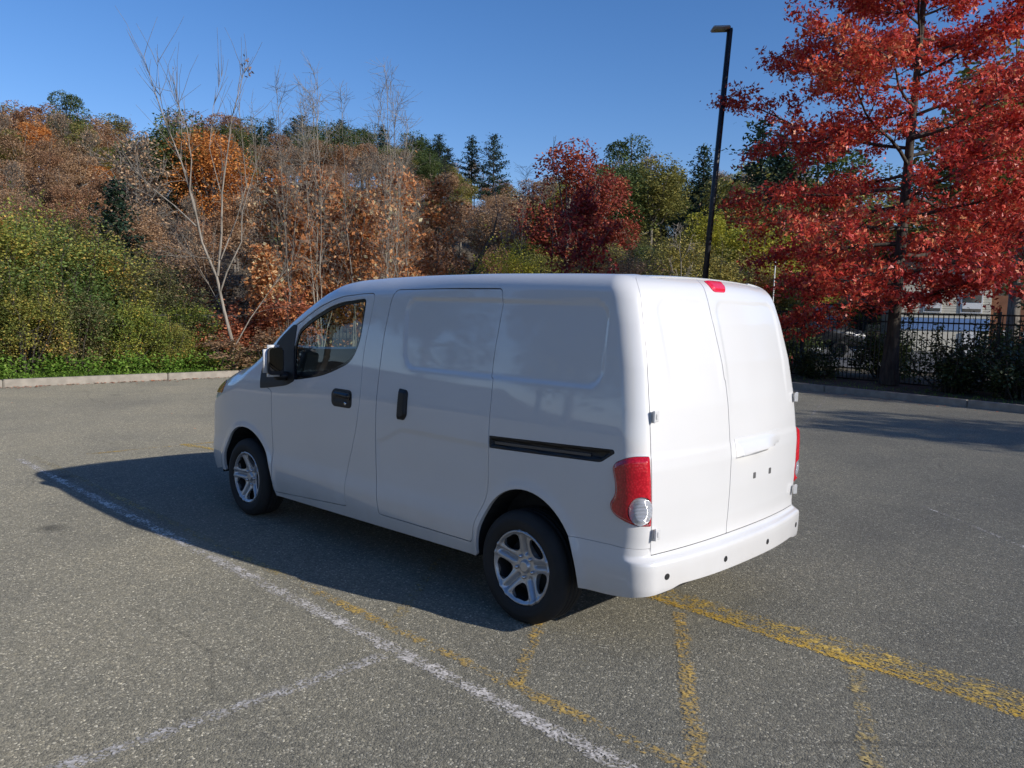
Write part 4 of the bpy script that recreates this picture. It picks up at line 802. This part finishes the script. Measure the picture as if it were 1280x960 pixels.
# ---- saplings with big orange leaves and bare multi stem saplings
def sapling(name, px, D, H, seed, leafcol, per, size, label, bark=bark_grey, r=.05, lean=(0, 0), n1=16, z0=.2, spreadL=.24, el=(.7, 1.2), keep=1., sig=.12, stems=1, n3=3, top=None, z=None, lf_z=None, cross=True, twig=.006):
    g = np.random.default_rng(seed); x, y = P(px, D); zz = max(.1, terr(x, y)) if z is None else z
    if top is not None: H = 1.65+(hor(px)-top)*.001*D-zz
    th, tn, tp = [], [], []
    for s_ in range(stems):
        a = g.uniform(0, 6.28); off = np.array([math.cos(a), math.sin(a), 0])*.12*(stems > 1); ln = (lean[0]+(g.normal(0, .12) if stems > 1 else 0), lean[1]+(g.normal(0, .12) if stems > 1 else 0)); h_ = H*(g.uniform(.7, 1.) if s_ else 1.)
        a1, b1, c1 = grow(g, h_, r*(g.uniform(.6, 1.) if s_ else 1), n1, h_*z0, h_*.96, ([0, .5, 1], [h_*spreadL, h_*spreadL*.9, h_*spreadL*.35]), ([0, 1], list(el)), 6, .45, n3, H*.05, ln, .03, .05, .2)
        th += [(p+off, np.maximum(q, twig)) for p, q in a1]; tn += [(p+off, np.maximum(q, twig)) for p, q in b1]; tp.append(c1+off)
    tp = np.concatenate(tp); e = empty(name, (x, y, zz)); tag(e, label, 'tree'); V, Fq = sticks(th, 6); obj('trunk', mesh('trunk', V, Fq), bark, e); V, Fq = sticks(tn, 3); obj('twigs', mesh('twigs', V, Fq), bark, e)
    if per:
        tp = tp[g.uniform(0, 1, len(tp)) < keep]
        if lf_z is not None: tp = tp[tp[:, 2] < lf_z*H+g.normal(0, .3, len(tp))]
        C = spread(g, tp, per, sig); V, Fq, q = leaves(C, size, g, .1, cross, .55, droop=.8); obj('crown', mesh('crown', V, Fq, False, np.tile(tint_of(C, g, 1.1, .25, .2, .48), q)), cols[leafcol], e)
    return e
cols['oakor'] = leafmat('oak_sapling_leaves', [(0, (0.205, 0.085, 0.037)), (.35, (0.483, 0.198, 0.069)), (.65, (0.732, 0.326, 0.127)), (.9, (0.800, 0.552, 0.292)), (1, (0.800, 0.736, 0.455))], .3)
for a in ((372, 21.5, 5, 'oakor', 'leafy orange oak sapling left of the bare stems', 285, 5), (405, 22.5, 6, 'oakor', 'brightest orange oak sapling in front of the grey stems', 235, 5), (440, 21.5, 7, 'oakor', 'bright orange oak sapling over the front of the van roof', 262, 6), (492, 23, 8, 'oakor', 'pinkish orange oak sapling among the tallest grey stems', 232, 4), (352, 24, 9, 'oakor', 'thin orange oak sapling behind the red brown bramble', 240, 4), (540, 24, 10, 'oakor', 'dull orange sapling by the leaning trunk', 235, 3), (335, 21, 15, 'oakor', 'low orange oak sapling near the door mirror', 325, 5)):
    sapling('oak_sapling', a[0], a[1], 4, a[2], a[3], a[6]+3, .12, a[4], top=a[5], n1=20, r=.045, z0=.06, spreadL=.26)
for i, (px, D, top, st, lb) in enumerate(((365, 20.6, 128, 3, 'bare grey stem cluster at the left of the tall stems'), (402, 20.8, 105, 4, 'bare grey multi stemmed sapling over the front of the roof'), (438, 20.5, 122, 2, 'bare grey saplings between the two tallest clusters'), (478, 20.4, 94, 4, 'tallest bare grey multi stemmed sapling'), (515, 20.8, 112, 2, 'bare pale sapling at the right of the tall stems'), (340, 26, 150, 2, 'short bare sapling behind the orange oaks'), (560, 26, 180, 2, 'bare brown sapling above the leaning trunk'), (640, 26, 200, 2, 'sparse bare sapling left of the red maple'))):
    sapling('bare_sapling', px, D, 6, 70+i, 'oakor', 0 if i in (6, 7) else 1, .11, lb, top=top, stems=st, n1=12, r=.024, spreadL=.20, el=(1.0, 1.38), bark=bark_pale if i % 2 else bark_grey, keep=.4, n3=3, twig=.0028, lf_z=.62)
sapling('bare_sapling', 688, 25, 6, 91, 'oakor', 0, .1, 'very thin bare stem with a dark tuft at its tip', top=178, stems=1, n1=5, r=.02, spreadL=.12, z0=.5, el=(1.2, 1.4), n3=0, twig=.005)
sapling('red_sapling', 716, 24, 4, 92, 'deepred', 6, .12, 'deep red leafy sapling below the round red maple', top=262, n1=20, r=.04, z0=.06, spreadL=.42)
sapling('birch_sapling', 848, 27, 4, 93, 'yellow', 0, .1, 'slender pale crooked stem left of the lamp post', top=285, bark=bark_pale, n1=7, r=.035, z0=.3, stems=1)
# the leafless sapling by the kerb: pale forked trunk, drawn limb by limb
def bare_hero():
    g = np.random.default_rng(5); x, y = 14.45, -4.95; base = np.array([x, y, .14]); ex = np.array([math.sin(YAW), -math.cos(YAW), 0]); ez = np.array([0, 0, 1.]); ey = np.array([math.cos(YAW), math.sin(YAW), 0])
    k = .0188                                      # metres per photo pixel at this trunk
    W_ = lambda q, dep=0.: base+ex*((q[0]-288)*k)+ez*((462-q[1])*k)+ey*dep
    main = [([(288, 462), (284, 430), (276, 392), (266, 352), (250, 310), (240, 262), (225, 215), (205, 165), (194, 130), (184, 95)], .062, .008, 0), ([(268, 350), (271, 300), (273, 250), (276, 215), (283, 160), (296, 110), (302, 96)], .04, .006, .3), ([(246, 292), (236, 250), (240, 215), (238, 180), (226, 150), (222, 110)], .026, .006, -.2), ([(243, 292), (215, 268), (185, 245), (165, 225), (150, 212)], .028, .006, .25),
            ([(270, 372), (280, 345), (298, 310), (302, 275), (318, 225), (330, 190)], .03, .006, -.3), ([(272, 330), (290, 280), (300, 240), (296, 180), (290, 130)], .022, .005, .2), ([(262, 330), (240, 328), (215, 332)], .012, .004, -.2), ([(276, 395), (250, 350), (228, 318)], .012, .004, .2), ([(285, 440), (305, 400), (330, 362), (345, 340)], .024, .008, .3), ([(232, 230), (212, 190), (200, 140), (197, 95)], .014, .004, .1), ([(225, 215), (228, 170), (214, 120)], .012, .004, -.1), ([(272, 250), (258, 200), (262, 150), (270, 110)], .014, .004, .25)]
    th, tn = [], []
    for pts, r0, r1, dp in main:
        Q = np.array([W_(p, dp*i/(len(pts)-1)) for i, p in enumerate(pts)]); Q[1:] += g.normal(0, .012, Q[1:].shape); th.append((Q, np.linspace(r0*.74, r1*.5, len(Q))))
        for j in range(int(len(pts)*3.2)):
            s = g.uniform(.35, 1)*(len(Q)-1); i = min(int(s), len(Q)-2); p = Q[i]+(Q[i+1]-Q[i])*(s-i); d = (Q[i+1]-Q[i]); d = d/np.linalg.norm(d)+g.normal(0, .45, 3)+np.array([0, 0, .35]); d /= np.linalg.norm(d); Ln = g.uniform(.35, 1.25); q = [p]
            for _ in range(3): d = d+g.normal(0, .1, 3)+np.array([0, 0, .06]); d /= np.linalg.norm(d); q.append(q[-1]+d*Ln/3)
            tn.append((np.array(q), np.array([.007, .0055, .004, .003])))
    e = empty('bare_sapling', base); tag(e, 'tall leafless sapling with pale forked trunk standing at the left kerb', 'tree')
    V, Fq = sticks([(p-base, r_) for p, r_ in th], 7); obj('trunk', mesh('trunk', V, Fq), bark_pale, e); V, Fq = sticks([(p-base, r_) for p, r_ in tn], 3); obj('twigs', mesh('twigs', V, Fq), bark_grey, e)
    tip = W_((300, 100), .3)-base; C = tip+g.normal(0, 1, (26, 3))*np.array([.05, .05, .16]); V, Fq, q = leaves(C, .09, g, .1, False, .5, .5); obj('seed_heads', mesh('seed_heads', V, Fq, False, np.full(len(Fq), .1)), cols['brown'], e)
bare_hero()
x, y = P(556, 24); e = empty('leaning_trunk', (x, y, .3)); tag(e, 'dark leaning tree trunk among the saplings above the van roof', 'tree'); ex = np.array([math.sin(YAW), -math.cos(YAW), 0])
V, Fq = sticks([(np.array([[0, 0, 0]+ex*0, [0, 0, 1.0]+ex*.12, [0, 0, 2.0]+ex*.5, [0, 0, 2.9]+ex*1.0, [0, 0, 3.6]+ex*1.35, [0, 0, 4.3]+ex*1.5]), np.array([.12, .11, .09, .065, .035, .008]))], 7); obj('trunk', mesh('trunk', V, Fq), bark_dark, e)
# ---------------------------------------------------------------- the red oak
cols['oak'] = leafmat('scarlet_oak_leaves', [(0, (.10, .012, .015)), (.22, (.31, .028, .030)), (.5, (.60, .065, .052)), (.78, (.76, .15, .08)), (1, (.76, .38, .18))], .20, .40)
def red_oak():
    g = np.random.default_rng(3); x, y = 3.75, -15.7; e = empty('red_oak_tree', (x, y, .12)); tag(e, 'big scarlet leaved oak with straight trunk on the verge at right', 'tree')
    H = 12.4; th, tn, tips = grow(g, H, .16, 62, 1.75, 12.2, ([0, .12, .38, .6, .85, 1], [3.0, 3.75, 3.9, 2.7, 1.6, .5]), ([0, .15, .45, .8, 1], [-.20, -.04, .18, .62, 1.1]), 10, .36, 4, .42, (-.012, -.012), .012, .012, .75, 7, .85)
    V, Fq = sticks(th, 8); obj('trunk', mesh('trunk', V, Fq), bark_dark, e); V, Fq = sticks(tn, 3); obj('twigs', mesh('twigs', V, Fq), bark_dark, e)
    C = spread(g, tips, 23, .115); C[:, 2] -= .05; V, Fq, q = leaves(C, .115, g, .12, True, .42, .9)
    obj('crown', mesh('crown', V, Fq, False, np.tile(tint_of(C, g, .7, .22, .18, .54), q)), cols['oak'], e)
red_oak()
# trees out of view on the west side: they throw the long shadows on the lot and keep the verge in shade
def shade_tree(x, y, s, k, lb, col='olive', z=0):
    cr, tr = FB[k % 4]; e = empty('broadleaf_tree', (x, y, z), k*1.3); e.scale = (s, s, s); tag(e, lb, 'tree')
    for nm, q, m_ in (('trunk', tr, bark_grey), ('crown', cr, cols[col])):
        o_ = obj(nm, q, None, e); o_.material_slots[0].link = 'OBJECT'; o_.material_slots[0].material = m_
shade_tree(-15.0, -13.2, .88, 0, 'olive tree beside the lot, outside the view to the right, nearest one')
shade_tree(-9.5, -19.5, .85, 1, 'tree south of the fence outside the view to the right')
shade_tree(-15.0, -21.5, 1.0, 2, 'tree further along the fence outside the view to the right')
shade_tree(-21.0, -21.0, 1.15, 3, 'farthest tree along the fence outside the view to the right')
shade_tree(-5.5, -17.8, .62, 2, 'small tree just right of the view beyond the fence', 'green')
shade_tree(-3.6, -20.6, .60, 0, 'second small tree just right of the view beyond the fence', 'green')
shade_tree(-9.0, -17.6, .80, 3, 'mid sized tree on the verge outside the view to the right', 'green')
NB = ['behind the camera, nearest the van side', 'behind the camera, second along the lot edge', 'behind the camera, third along the lot edge', 'behind the camera, fourth along the lot edge', 'behind the camera, fifth along the lot edge', 'behind the camera, sixth along the lot edge', 'behind the camera, seventh along the lot edge', 'behind the camera, eighth along the lot edge', 'behind the camera, ninth along the lot edge', 'behind the camera, tenth along the lot edge', 'behind the camera, last along the lot edge']
for i in range(11): shade_tree(-13+i*4.4+rng.uniform(-1, 1), 21+rng.uniform(-2, 3)-max(0, i-7)*2.2, 1.05+rng.uniform(0, .35), i, 'tall tree '+NB[i], ('olive', 'brown', 'green')[i % 3])
# ---------------------------------------------------------------- fences
blackm = mat('black_fence_metal', (.012, .012, .013), .45)
def fence(p, q, H, label, bay=2.4, pk=.115, rails=(.12, -.22, -.02)):
    p, q = np.array(p, float), np.array(q, float); d = q-p; Ln = np.linalg.norm(d); nb = int(Ln/bay); e = empty('metal_fence', (p[0], p[1], 0), math.atan2(d[1], d[0])); tag(e, label, 'fence'); me = None
    bm = bmesh.new()
    for i in range(int(bay/pk)): box_bm(bm, .06+i*pk, .06+i*pk+.016, -.008, .008, .05, H, 0)
    pm = bm_mesh('pickets', bm); bm = bmesh.new(); box_bm(bm, -.03, .03, -.03, .03, -.1, H+.06, .004, 1); po = bm_mesh('post', bm); bm = bmesh.new(); box_bm(bm, .03, bay-.03, -.014, .014, -.018, .018, 0); rm = bm_mesh('rail', bm)
    for i in range(nb+1):
        o_ = obj('post', po, blackm, e); o_.location = (i*bay, 0, 0)
        if i < nb:
            o_ = obj('pickets', pm, blackm, e, kind='stuff'); o_.location = (i*bay, 0, 0)
            for r_ in rails: o_ = obj('rail', rm, blackm, e); o_.location = (i*bay, .0225, (H+r_) if r_ < 0 else r_)
    return e
fence((15.55, 3.0), (15.55, -14.2), 1.35, 'thin black metal fence half hidden in the thicket along the left kerb')
fence((13.5, KY(13.5)-2.9), (-16.0, KY(-16)-2.9), 1.80, 'black picket fence running behind the red oak on the right')
# ---------------------------------------------------------------- lamp post
lx, ly = P(869, 20.6); lp = empty('lamp_post', (lx, ly, .0)); tag(lp, 'tall dark lamp post with flat square head rising behind the van', 'lamp post')
lp.rotation_euler = Euler((0, 0, 0)); 
ll = math.radians(3.1); ax = Vector((math.cos(YAW), math.sin(YAW), 0)); lp.rotation_mode = 'QUATERNION'
from mathutils import Quaternion
lp.rotation_quaternion = Quaternion(ax, ll)@Quaternion((0, 0, 1), YAW)
dkm = noisy(mat('lamp_post_paint', (.022, .022, .024), .42), (.022, .022, .024), .3, 12)
HP = 8.55
box('pole', -.06, .06, -.06, .06, .25, HP, dkm, lp, .012, 2); box('base', -.2, .2, -.2, .2, -.1, .30, conc, lp, .02); box('base_plate', -.11, .11, -.11, .11, .30, .33, dkm, lp, .005, 1)
hm = mat('lamp_head_metal', (.38, .36, .33), .5); Mh = Matrix.Translation((0, 0, HP))@Matrix.Rotation(math.radians(-6), 4, 'X')
hd_ = box('lamp_head', -.17, .17, .02, .44, -.02, .05, hm, lp, .02, 2, Mh); box('lens', -.13, .13, .10, .40, -.028, -.022, clearl, hd_, 0, 1, Mh); box('bracket', -.03, .03, -.06, .12, -.05, .03, dkm, lp, .005, 1, Mh)
# ---------------------------------------------------------------- buildings and vehicles beyond the fence
def at_w(px, D): x, y = P(px, D); return x, y
cream = noisy(mat('cream_siding', (.66, .62, .50), .7), (.66, .62, .50), .06, 2); bluem = noisy(mat('blue_band_paint', (.14, .25, .48), .5), (.14, .25, .48), .1, 3); whm = mat('white_trim', (.75, .75, .73), .5); grm = noisy(mat('grey_wall', (.22, .23, .24), .8), (.22, .23, .24), .15, 1.5); roofm = noisy(mat('dark_roof', (.05, .045, .045), .9), (.05, .045, .045), .3, 6); orm = noisy(mat('orange_brown_wall', (.20, .08, .035), .7), (.20, .08, .035), .2, 4); wgl = mat('window_pane', (.03, .04, .05), .08, Coat_Weight=1.)
pavm = noisy(mat('far_pavement', (.10, .10, .10), .9), (.10, .10, .10), .2, .8)
ang = YAW-math.atan((1170-640)/998.3)+math.pi/2
def bl_local(px, D, rz=ang): x, y = P(px, D); return empty, (x, y, 0), rz
bx, by = P(1122, 46); hb = empty('cream_building', (bx, by, -.05), ang-math.pi+.22); tag(hb, 'cream building with blue band and small windows beyond the fence', 'building')
def hbx(n, x0, x1, y0, y1, z0, z1, m_, p=hb, bev=0.): return box(n, x0, x1, y0, y1, z0, z1, m_, p, bev)
hbx('wall', 0, 4.1, 0, 6, 0, 4.4, cream); hbx('blue_band', .02, 4.08, -.05, -.002, 1.20, 1.78, bluem)
for i in range(21): hbx('siding_board', .0, 4.1, -.022, -.003, 1.82+i*.12, 1.91+i*.12, cream)
for i, xx in enumerate((1.0, 2.7)):
    w_ = .85 if i != 1 else 1.0
    f_ = hbx('window', xx, xx+w_, -.07, -.03, 2.08, 3.15, whm); hbx('pane', xx+.07, xx+w_-.07, -.085, -.072, 2.62, 3.08, wgl, f_); hbx('pane', xx+.07, xx+w_-.07, -.085, -.072, 2.14, 2.56, wgl, f_); hbx('blind', xx+.08, xx+w_-.08, -.092, -.087, 2.30, 2.56, whm, f_)
d_ = hbx('door', 5.0, 5.0+.01, 0, .01, 0, .01, whm); bpy.data.objects.remove(d_)
d_ = hbx('door', 2.9, 3.7, -.08, -.05, 0, 1.15, whm)
r_ = hbx('roof', -.3, 4.4, -.4, 6.4, 4.4, 4.6, roofm)
hbx('side_wall', 4.1, 9.6, .3, 6, 0, 3.0, orm); [hbx('lattice_slat', 4.3+k*.30, 4.42+k*.30, -.3, -.27, 0, 1.25, whm) for k in range(18)]
gb = empty('grey_building', (*P(975, 52), 0), ang-math.pi+.35); tag(gb, 'long grey building in shade seen under the oak left of its trunk', 'building')
hbx('wall', 0, 8.4, 0, 5, 0, 2.85, roofm, gb); hbx('fascia', -.1, 8.5, -.9, 4.9, 2.3, 3.2, grm, gb); 
for i in range(4): f_ = hbx('window', .8+i*1.9, 2.0+i*1.9, -.04, -.004, .9, 2.0, wgl, gb)
hbx('door', 7.4, 8.2, -.05, -.003, 0, 2.1, whm, gb)
# parked dark van beyond the fence
pv = empty('parked_minibus', (*P(992, 37), 0), ang-math.pi+.15); tag(pv, 'dark parked minibus beyond the fence beside the rear corner of the white van', 'van')
dkp = mat('dark_car_paint', (.012, .014, .018), .25, Coat_Weight=1.)
prof = [(-2.6, .45), (-2.55, 1.2), (-2.35, 2.05), (-2.1, 2.22), (1.1, 2.25), (1.5, 2.12), (2.1, 1.25), (2.7, 1.08), (2.8, .5)]
bm = bmesh.new(); nP = len(prof); lv = [bm.verts.new((x_, -.95*(1-.12*max(0, z_-1.1)), z_)) for x_, z_ in prof]; rv = [bm.verts.new((x_, .95*(1-.12*max(0, z_-1.1)), z_)) for x_, z_ in prof]
bm.faces.new(lv); bm.faces.new(rv[::-1])
for i in range(nP): bm.faces.new((lv[i], rv[i], rv[(i+1) % nP], lv[(i+1) % nP]))
bmesh.ops.recalc_face_normals(bm, faces=bm.faces); bmesh.ops.bevel(bm, geom=list(bm.edges), offset=.07, segments=2, affect='EDGES'); obj('body', bm_mesh('body', bm, True), dkp, pv)
skyg = mat('blue_tinted_pane', (.06, .12, .22), .06, Coat_Weight=1.)
for i, (a_, b__) in enumerate(((-2.2, -1.15), (-1.05, 0.0), (.1, 1.15))):
    for sy in (-1, 1): box('window', a_, b__, min(sy*.872, sy*.885), max(sy*.872, sy*.885), 1.45, 2.02, skyg, pv, 0)
box('windscreen', -.02, .02, -.75, .75, -.42, .42, skyg, pv, 0, 1, Matrix.Translation((1.84, 0, 1.72))@Matrix.Rotation(math.radians(-35), 4, 'Y'))
for x_ in (-1.7, 1.75):
    for sy in (-1, 1): lathe('wheel', [(0, .1), (.2, .1), (.22, .12), (.33, .10), (.35, .0), (.33, -.10), (0, -.1)], 20, rubber, pv, cx=x_, cy=sy*.86, cz=.35, sgn=sy)
for sy in (-1, 1): box('tail_light', -2.62, -2.52, sy*.85-.08, sy*.85+.08, 1.0, 1.4, redl, pv, .01)
# low white wheel stops of the next lot
x0, y0 = P(1000, 40)
for i, (px, D) in enumerate(((1008, 42), (1078, 43), (1092, 43.5), (1105, 44))):
    x, y = P(px, D); o_ = box('wheel_stop', -.6, .6, -.07, .07, 0, .12, whm, None, .02, 1); o_.location = (x, y, terr(x, y)+.0); o_.rotation_euler = (0, 0, ang); tag(o_, ['pale wheel stop beyond the fence beneath the parked minibus', 'pale wheel stop beyond the fence left of the oak trunk', 'pale wheel stop just left of the oak trunk', 'pale wheel stop nearest the oak trunk'][i], 'wheel stop', 'wheel stops beyond the fence')
pa, pb, pc, pd = P(930, 30), P(1700, 28), P(1500, 62), P(930, 62)
poly('next_parking_lot', [pa, pb, pc, pd], .015, pavm, kind='structure')
wp_ = empty('white_pole', (*P(962, 31), 0)); tag(wp_, 'thin white pole above the rear right corner of the van', 'pole'); V, Fq = tube_arrays([(0, 0, -.2), (.02, 0, 1.6), (0, 0, 3.75)], .022, 6); obj('shaft', mesh('shaft', V, Fq), whm, wp_)
# ---------------------------------------------------------------- shrubs on the right verge
IV = [shrub_mesh(81, 5200, 1.25, 1.25, .075, z0=.0, k=22), shrub_mesh(82, 4200, 1.0, .9, .07, z0=0., k=18)]
KYd = lambda x, o: (x, KY(x)-o)
for i, (xx, oo, k, s, c) in enumerate(((2.2, 1.8, 0, .95, 'darkivy'), (.9, 1.7, 0, 1.0, 'darkivy'), (-.5, 1.6, 0, 1.1, 'darkivy'), (-1.9, 1.7, 0, 1.15, 'darkivy'), (5.6, 2.3, 1, .8, 'darkivy'), (7.2, 2.3, 1, .9, 'darkivy'), (8.8, 2.2, 1, .9, 'darkivy'), (10.4, 2.2, 1, .9, 'darkivy'), (1.5, 3.9, 0, 1.3, 'green'), (-1.2, 4.0, 0, 1.3, 'green'), (4.6, 4.4, 0, 1.1, 'green'), (7.5, 4.4, 0, 1.1, 'green'), (10, 4.4, 0, 1.1, 'green'))):
    x, y = KYd(xx, oo); e = empty('shrub', (x, y, .02), i*1.1); e.scale = (s, s, s)
    tag(e, ['ivy covered shrub directly right of the oak trunk', 'dark glossy shrub second right of the oak trunk', 'dark glossy shrub third right of the oak trunk', 'dark glossy shrub at the right edge of the verge', 'dark low shrub left of the oak trunk', 'dark low shrub behind the kerb near the van rear', 'dark low shrub hidden partly by the van rear corner', 'dark low shrub behind the van roof corner', 'shaded hedge bush behind the fence right of the oak', 'shaded hedge bush behind the fence at the right edge', 'shaded hedge bush behind the fence at the oak trunk', 'shaded hedge bush behind the fence left of the oak', 'shaded hedge bush behind the fence by the van corner'][i], 'shrub')
    for nm, q, m_ in (('stems', IV[k][1], bark_dark), ('foliage', IV[k][0], cols[c])):
        o_ = obj(nm, q, None, e)
        if not o_.data.materials: o_.data.materials.append(m_)
        o_.material_slots[0].link = 'OBJECT'; o_.material_slots[0].material = m_
# ---------------------------------------------------------------- grass, weeds and fallen leaves
def grass(name, n, area_fn, h, col, label, wid=.012, seed=1, weeds=0):
    g = np.random.default_rng(seed); B = np.array([area_fn(g) for _ in range(n)]); B = np.c_[B, np.full(n, 0.)] if B.shape[1] == 2 else B
    a = g.uniform(0, 2*math.pi, n); w = np.stack([np.cos(a), np.sin(a), 0*a], 1)*wid*g.uniform(.6, 1.4, n)[:, None]; hh = h*g.uniform(.4, 1.3, n); ln = np.stack([g.normal(0, .35, n), g.normal(0, .35, n), np.ones(n)], 1)*hh[:, None]
    V = np.stack([B-w, B+w, B+w*.6+ln*.6, B+ln*1.0+w*.0+np.c_[ln[:, :2]*.5, 0*a], B-w*.6+ln*.6], 1).reshape(-1, 3); Fq = np.array([[i*5, i*5+1, i*5+2, i*5+4] for i in range(n)]); F3 = np.array([[i*5+4, i*5+2, i*5+3, i*5+3] for i in range(n)])[:, :3]
    me = mesh(name, V, [tuple(f) for f in Fq]+[tuple(f) for f in F3], False, np.tile(np.clip(g.normal(.5, .22, n), 0, 1), 2)); o_ = obj(name, me, cols[col], kind='stuff'); o_['label'] = label; return o_
cols['grass'] = leafmat('verge_grass', [(0, (.05, .10, .015)), (.5, (.14, .27, .035)), (1, (.30, .42, .08))], .3); cols['dry'] = leafmat('dry_grass', [(0, (.12, .09, .04)), (.5, (.30, .24, .12)), (1, (.45, .38, .20))], .2)
gE = lambda g: (KX+.16+abs(g.normal(0, .75)), g.uniform(-9, 4))
def gW(g):
    y = g.uniform(-8.5, 3.6); c = .5+.5*math.sin(y*2.3)*math.sin(y*.9+1); return (KX+.2+g.gamma(2., .32), y)
grass('grass_verge', 16000, gW, .17, 'grass', 'bright green weeds and grass between the left kerb and the thicket', .016, 2)
g_ = np.random.default_rng(4); WC = []
for i in range(330):
    y = g_.uniform(-8, 3.5); c = np.array([KX+.3+abs(g_.normal(0, .4)), y, .1]); n_ = g_.integers(25, 60); WC.append(c+g_.normal(0, 1, (n_, 3))*np.array([.13, .13, .13])+np.array([0, 0, .20]))
WC = np.concatenate(WC); V, Fq, q = leaves(WC, .065, g_, .5); o_ = obj('weeds', mesh('weeds', V, Fq, False, np.tile(tint_of(WC, g_, 1., .3, .2), q)), cols['grass'], kind='stuff'); o_['label'] = 'broad leaved green weeds along the left kerb'
grass('dry_grass_patch', 5000, lambda g: KYd(3.4+g.normal(0, 1.1), .2+abs(g.normal(0, .8))), .07, 'dry', 'dry tan grass around the foot of the red oak', .012, 5)
grass('verge_grass', 5000, lambda g: KYd(g.uniform(-4, 13), .2+g.gamma(2., .5)), .13, 'grass', 'patchy grass on the shaded right verge', .012, 6)
def litter(n, fn, col, seed, label, size=.055):
    g = np.random.default_rng(seed); C = np.array([fn(g) for _ in range(n)]); V, Fq, q = leaves(C, size, g, 3.); o_ = obj('fallen_leaves', mesh('fallen_leaves', V, Fq, False, np.tile(np.clip(g.normal(.5, .25, len(C)), 0, 1), q)), cols[col], kind='stuff'); o_['label'] = label
litter(700, lambda g: (KX-abs(g.gamma(1.2, .09)), g.uniform(-9, 3), .014), 'redbr', 8, 'brown leaves gathered in the gutter of the left kerb')
litter(260, lambda g: (*KYd(g.uniform(-6, 13), -abs(g.gamma(1.2, .3))), .014), 'redbr', 9, 'a few brown leaves along the right kerb')
litter(70, lambda g: (g.uniform(7, 13.5), g.uniform(-12, 6), .012), 'redbr', 10, 'single fallen leaves scattered over the lot', .045)
# verge sheets (real surface level behind the kerbs)
vs1 = noisy(mat('verge_soil', (.075, .06, .035), .95), (.085, .07, .04), .4, 3, None, .02, 20)
poly('verge', [(KX+.14, KY(KX)-.14), (KX+.14, 30), (KX+9, 30), (KX+9, KY(KX)-.14)], .10, vs1, kind='structure')
poly('verge', [(-50, KY(-50)-.14), (-50, KY(-50)-7), (KX+.14, KY(KX)-7), (KX+.14, KY(KX)-.14)], .10, vs1, kind='structure')
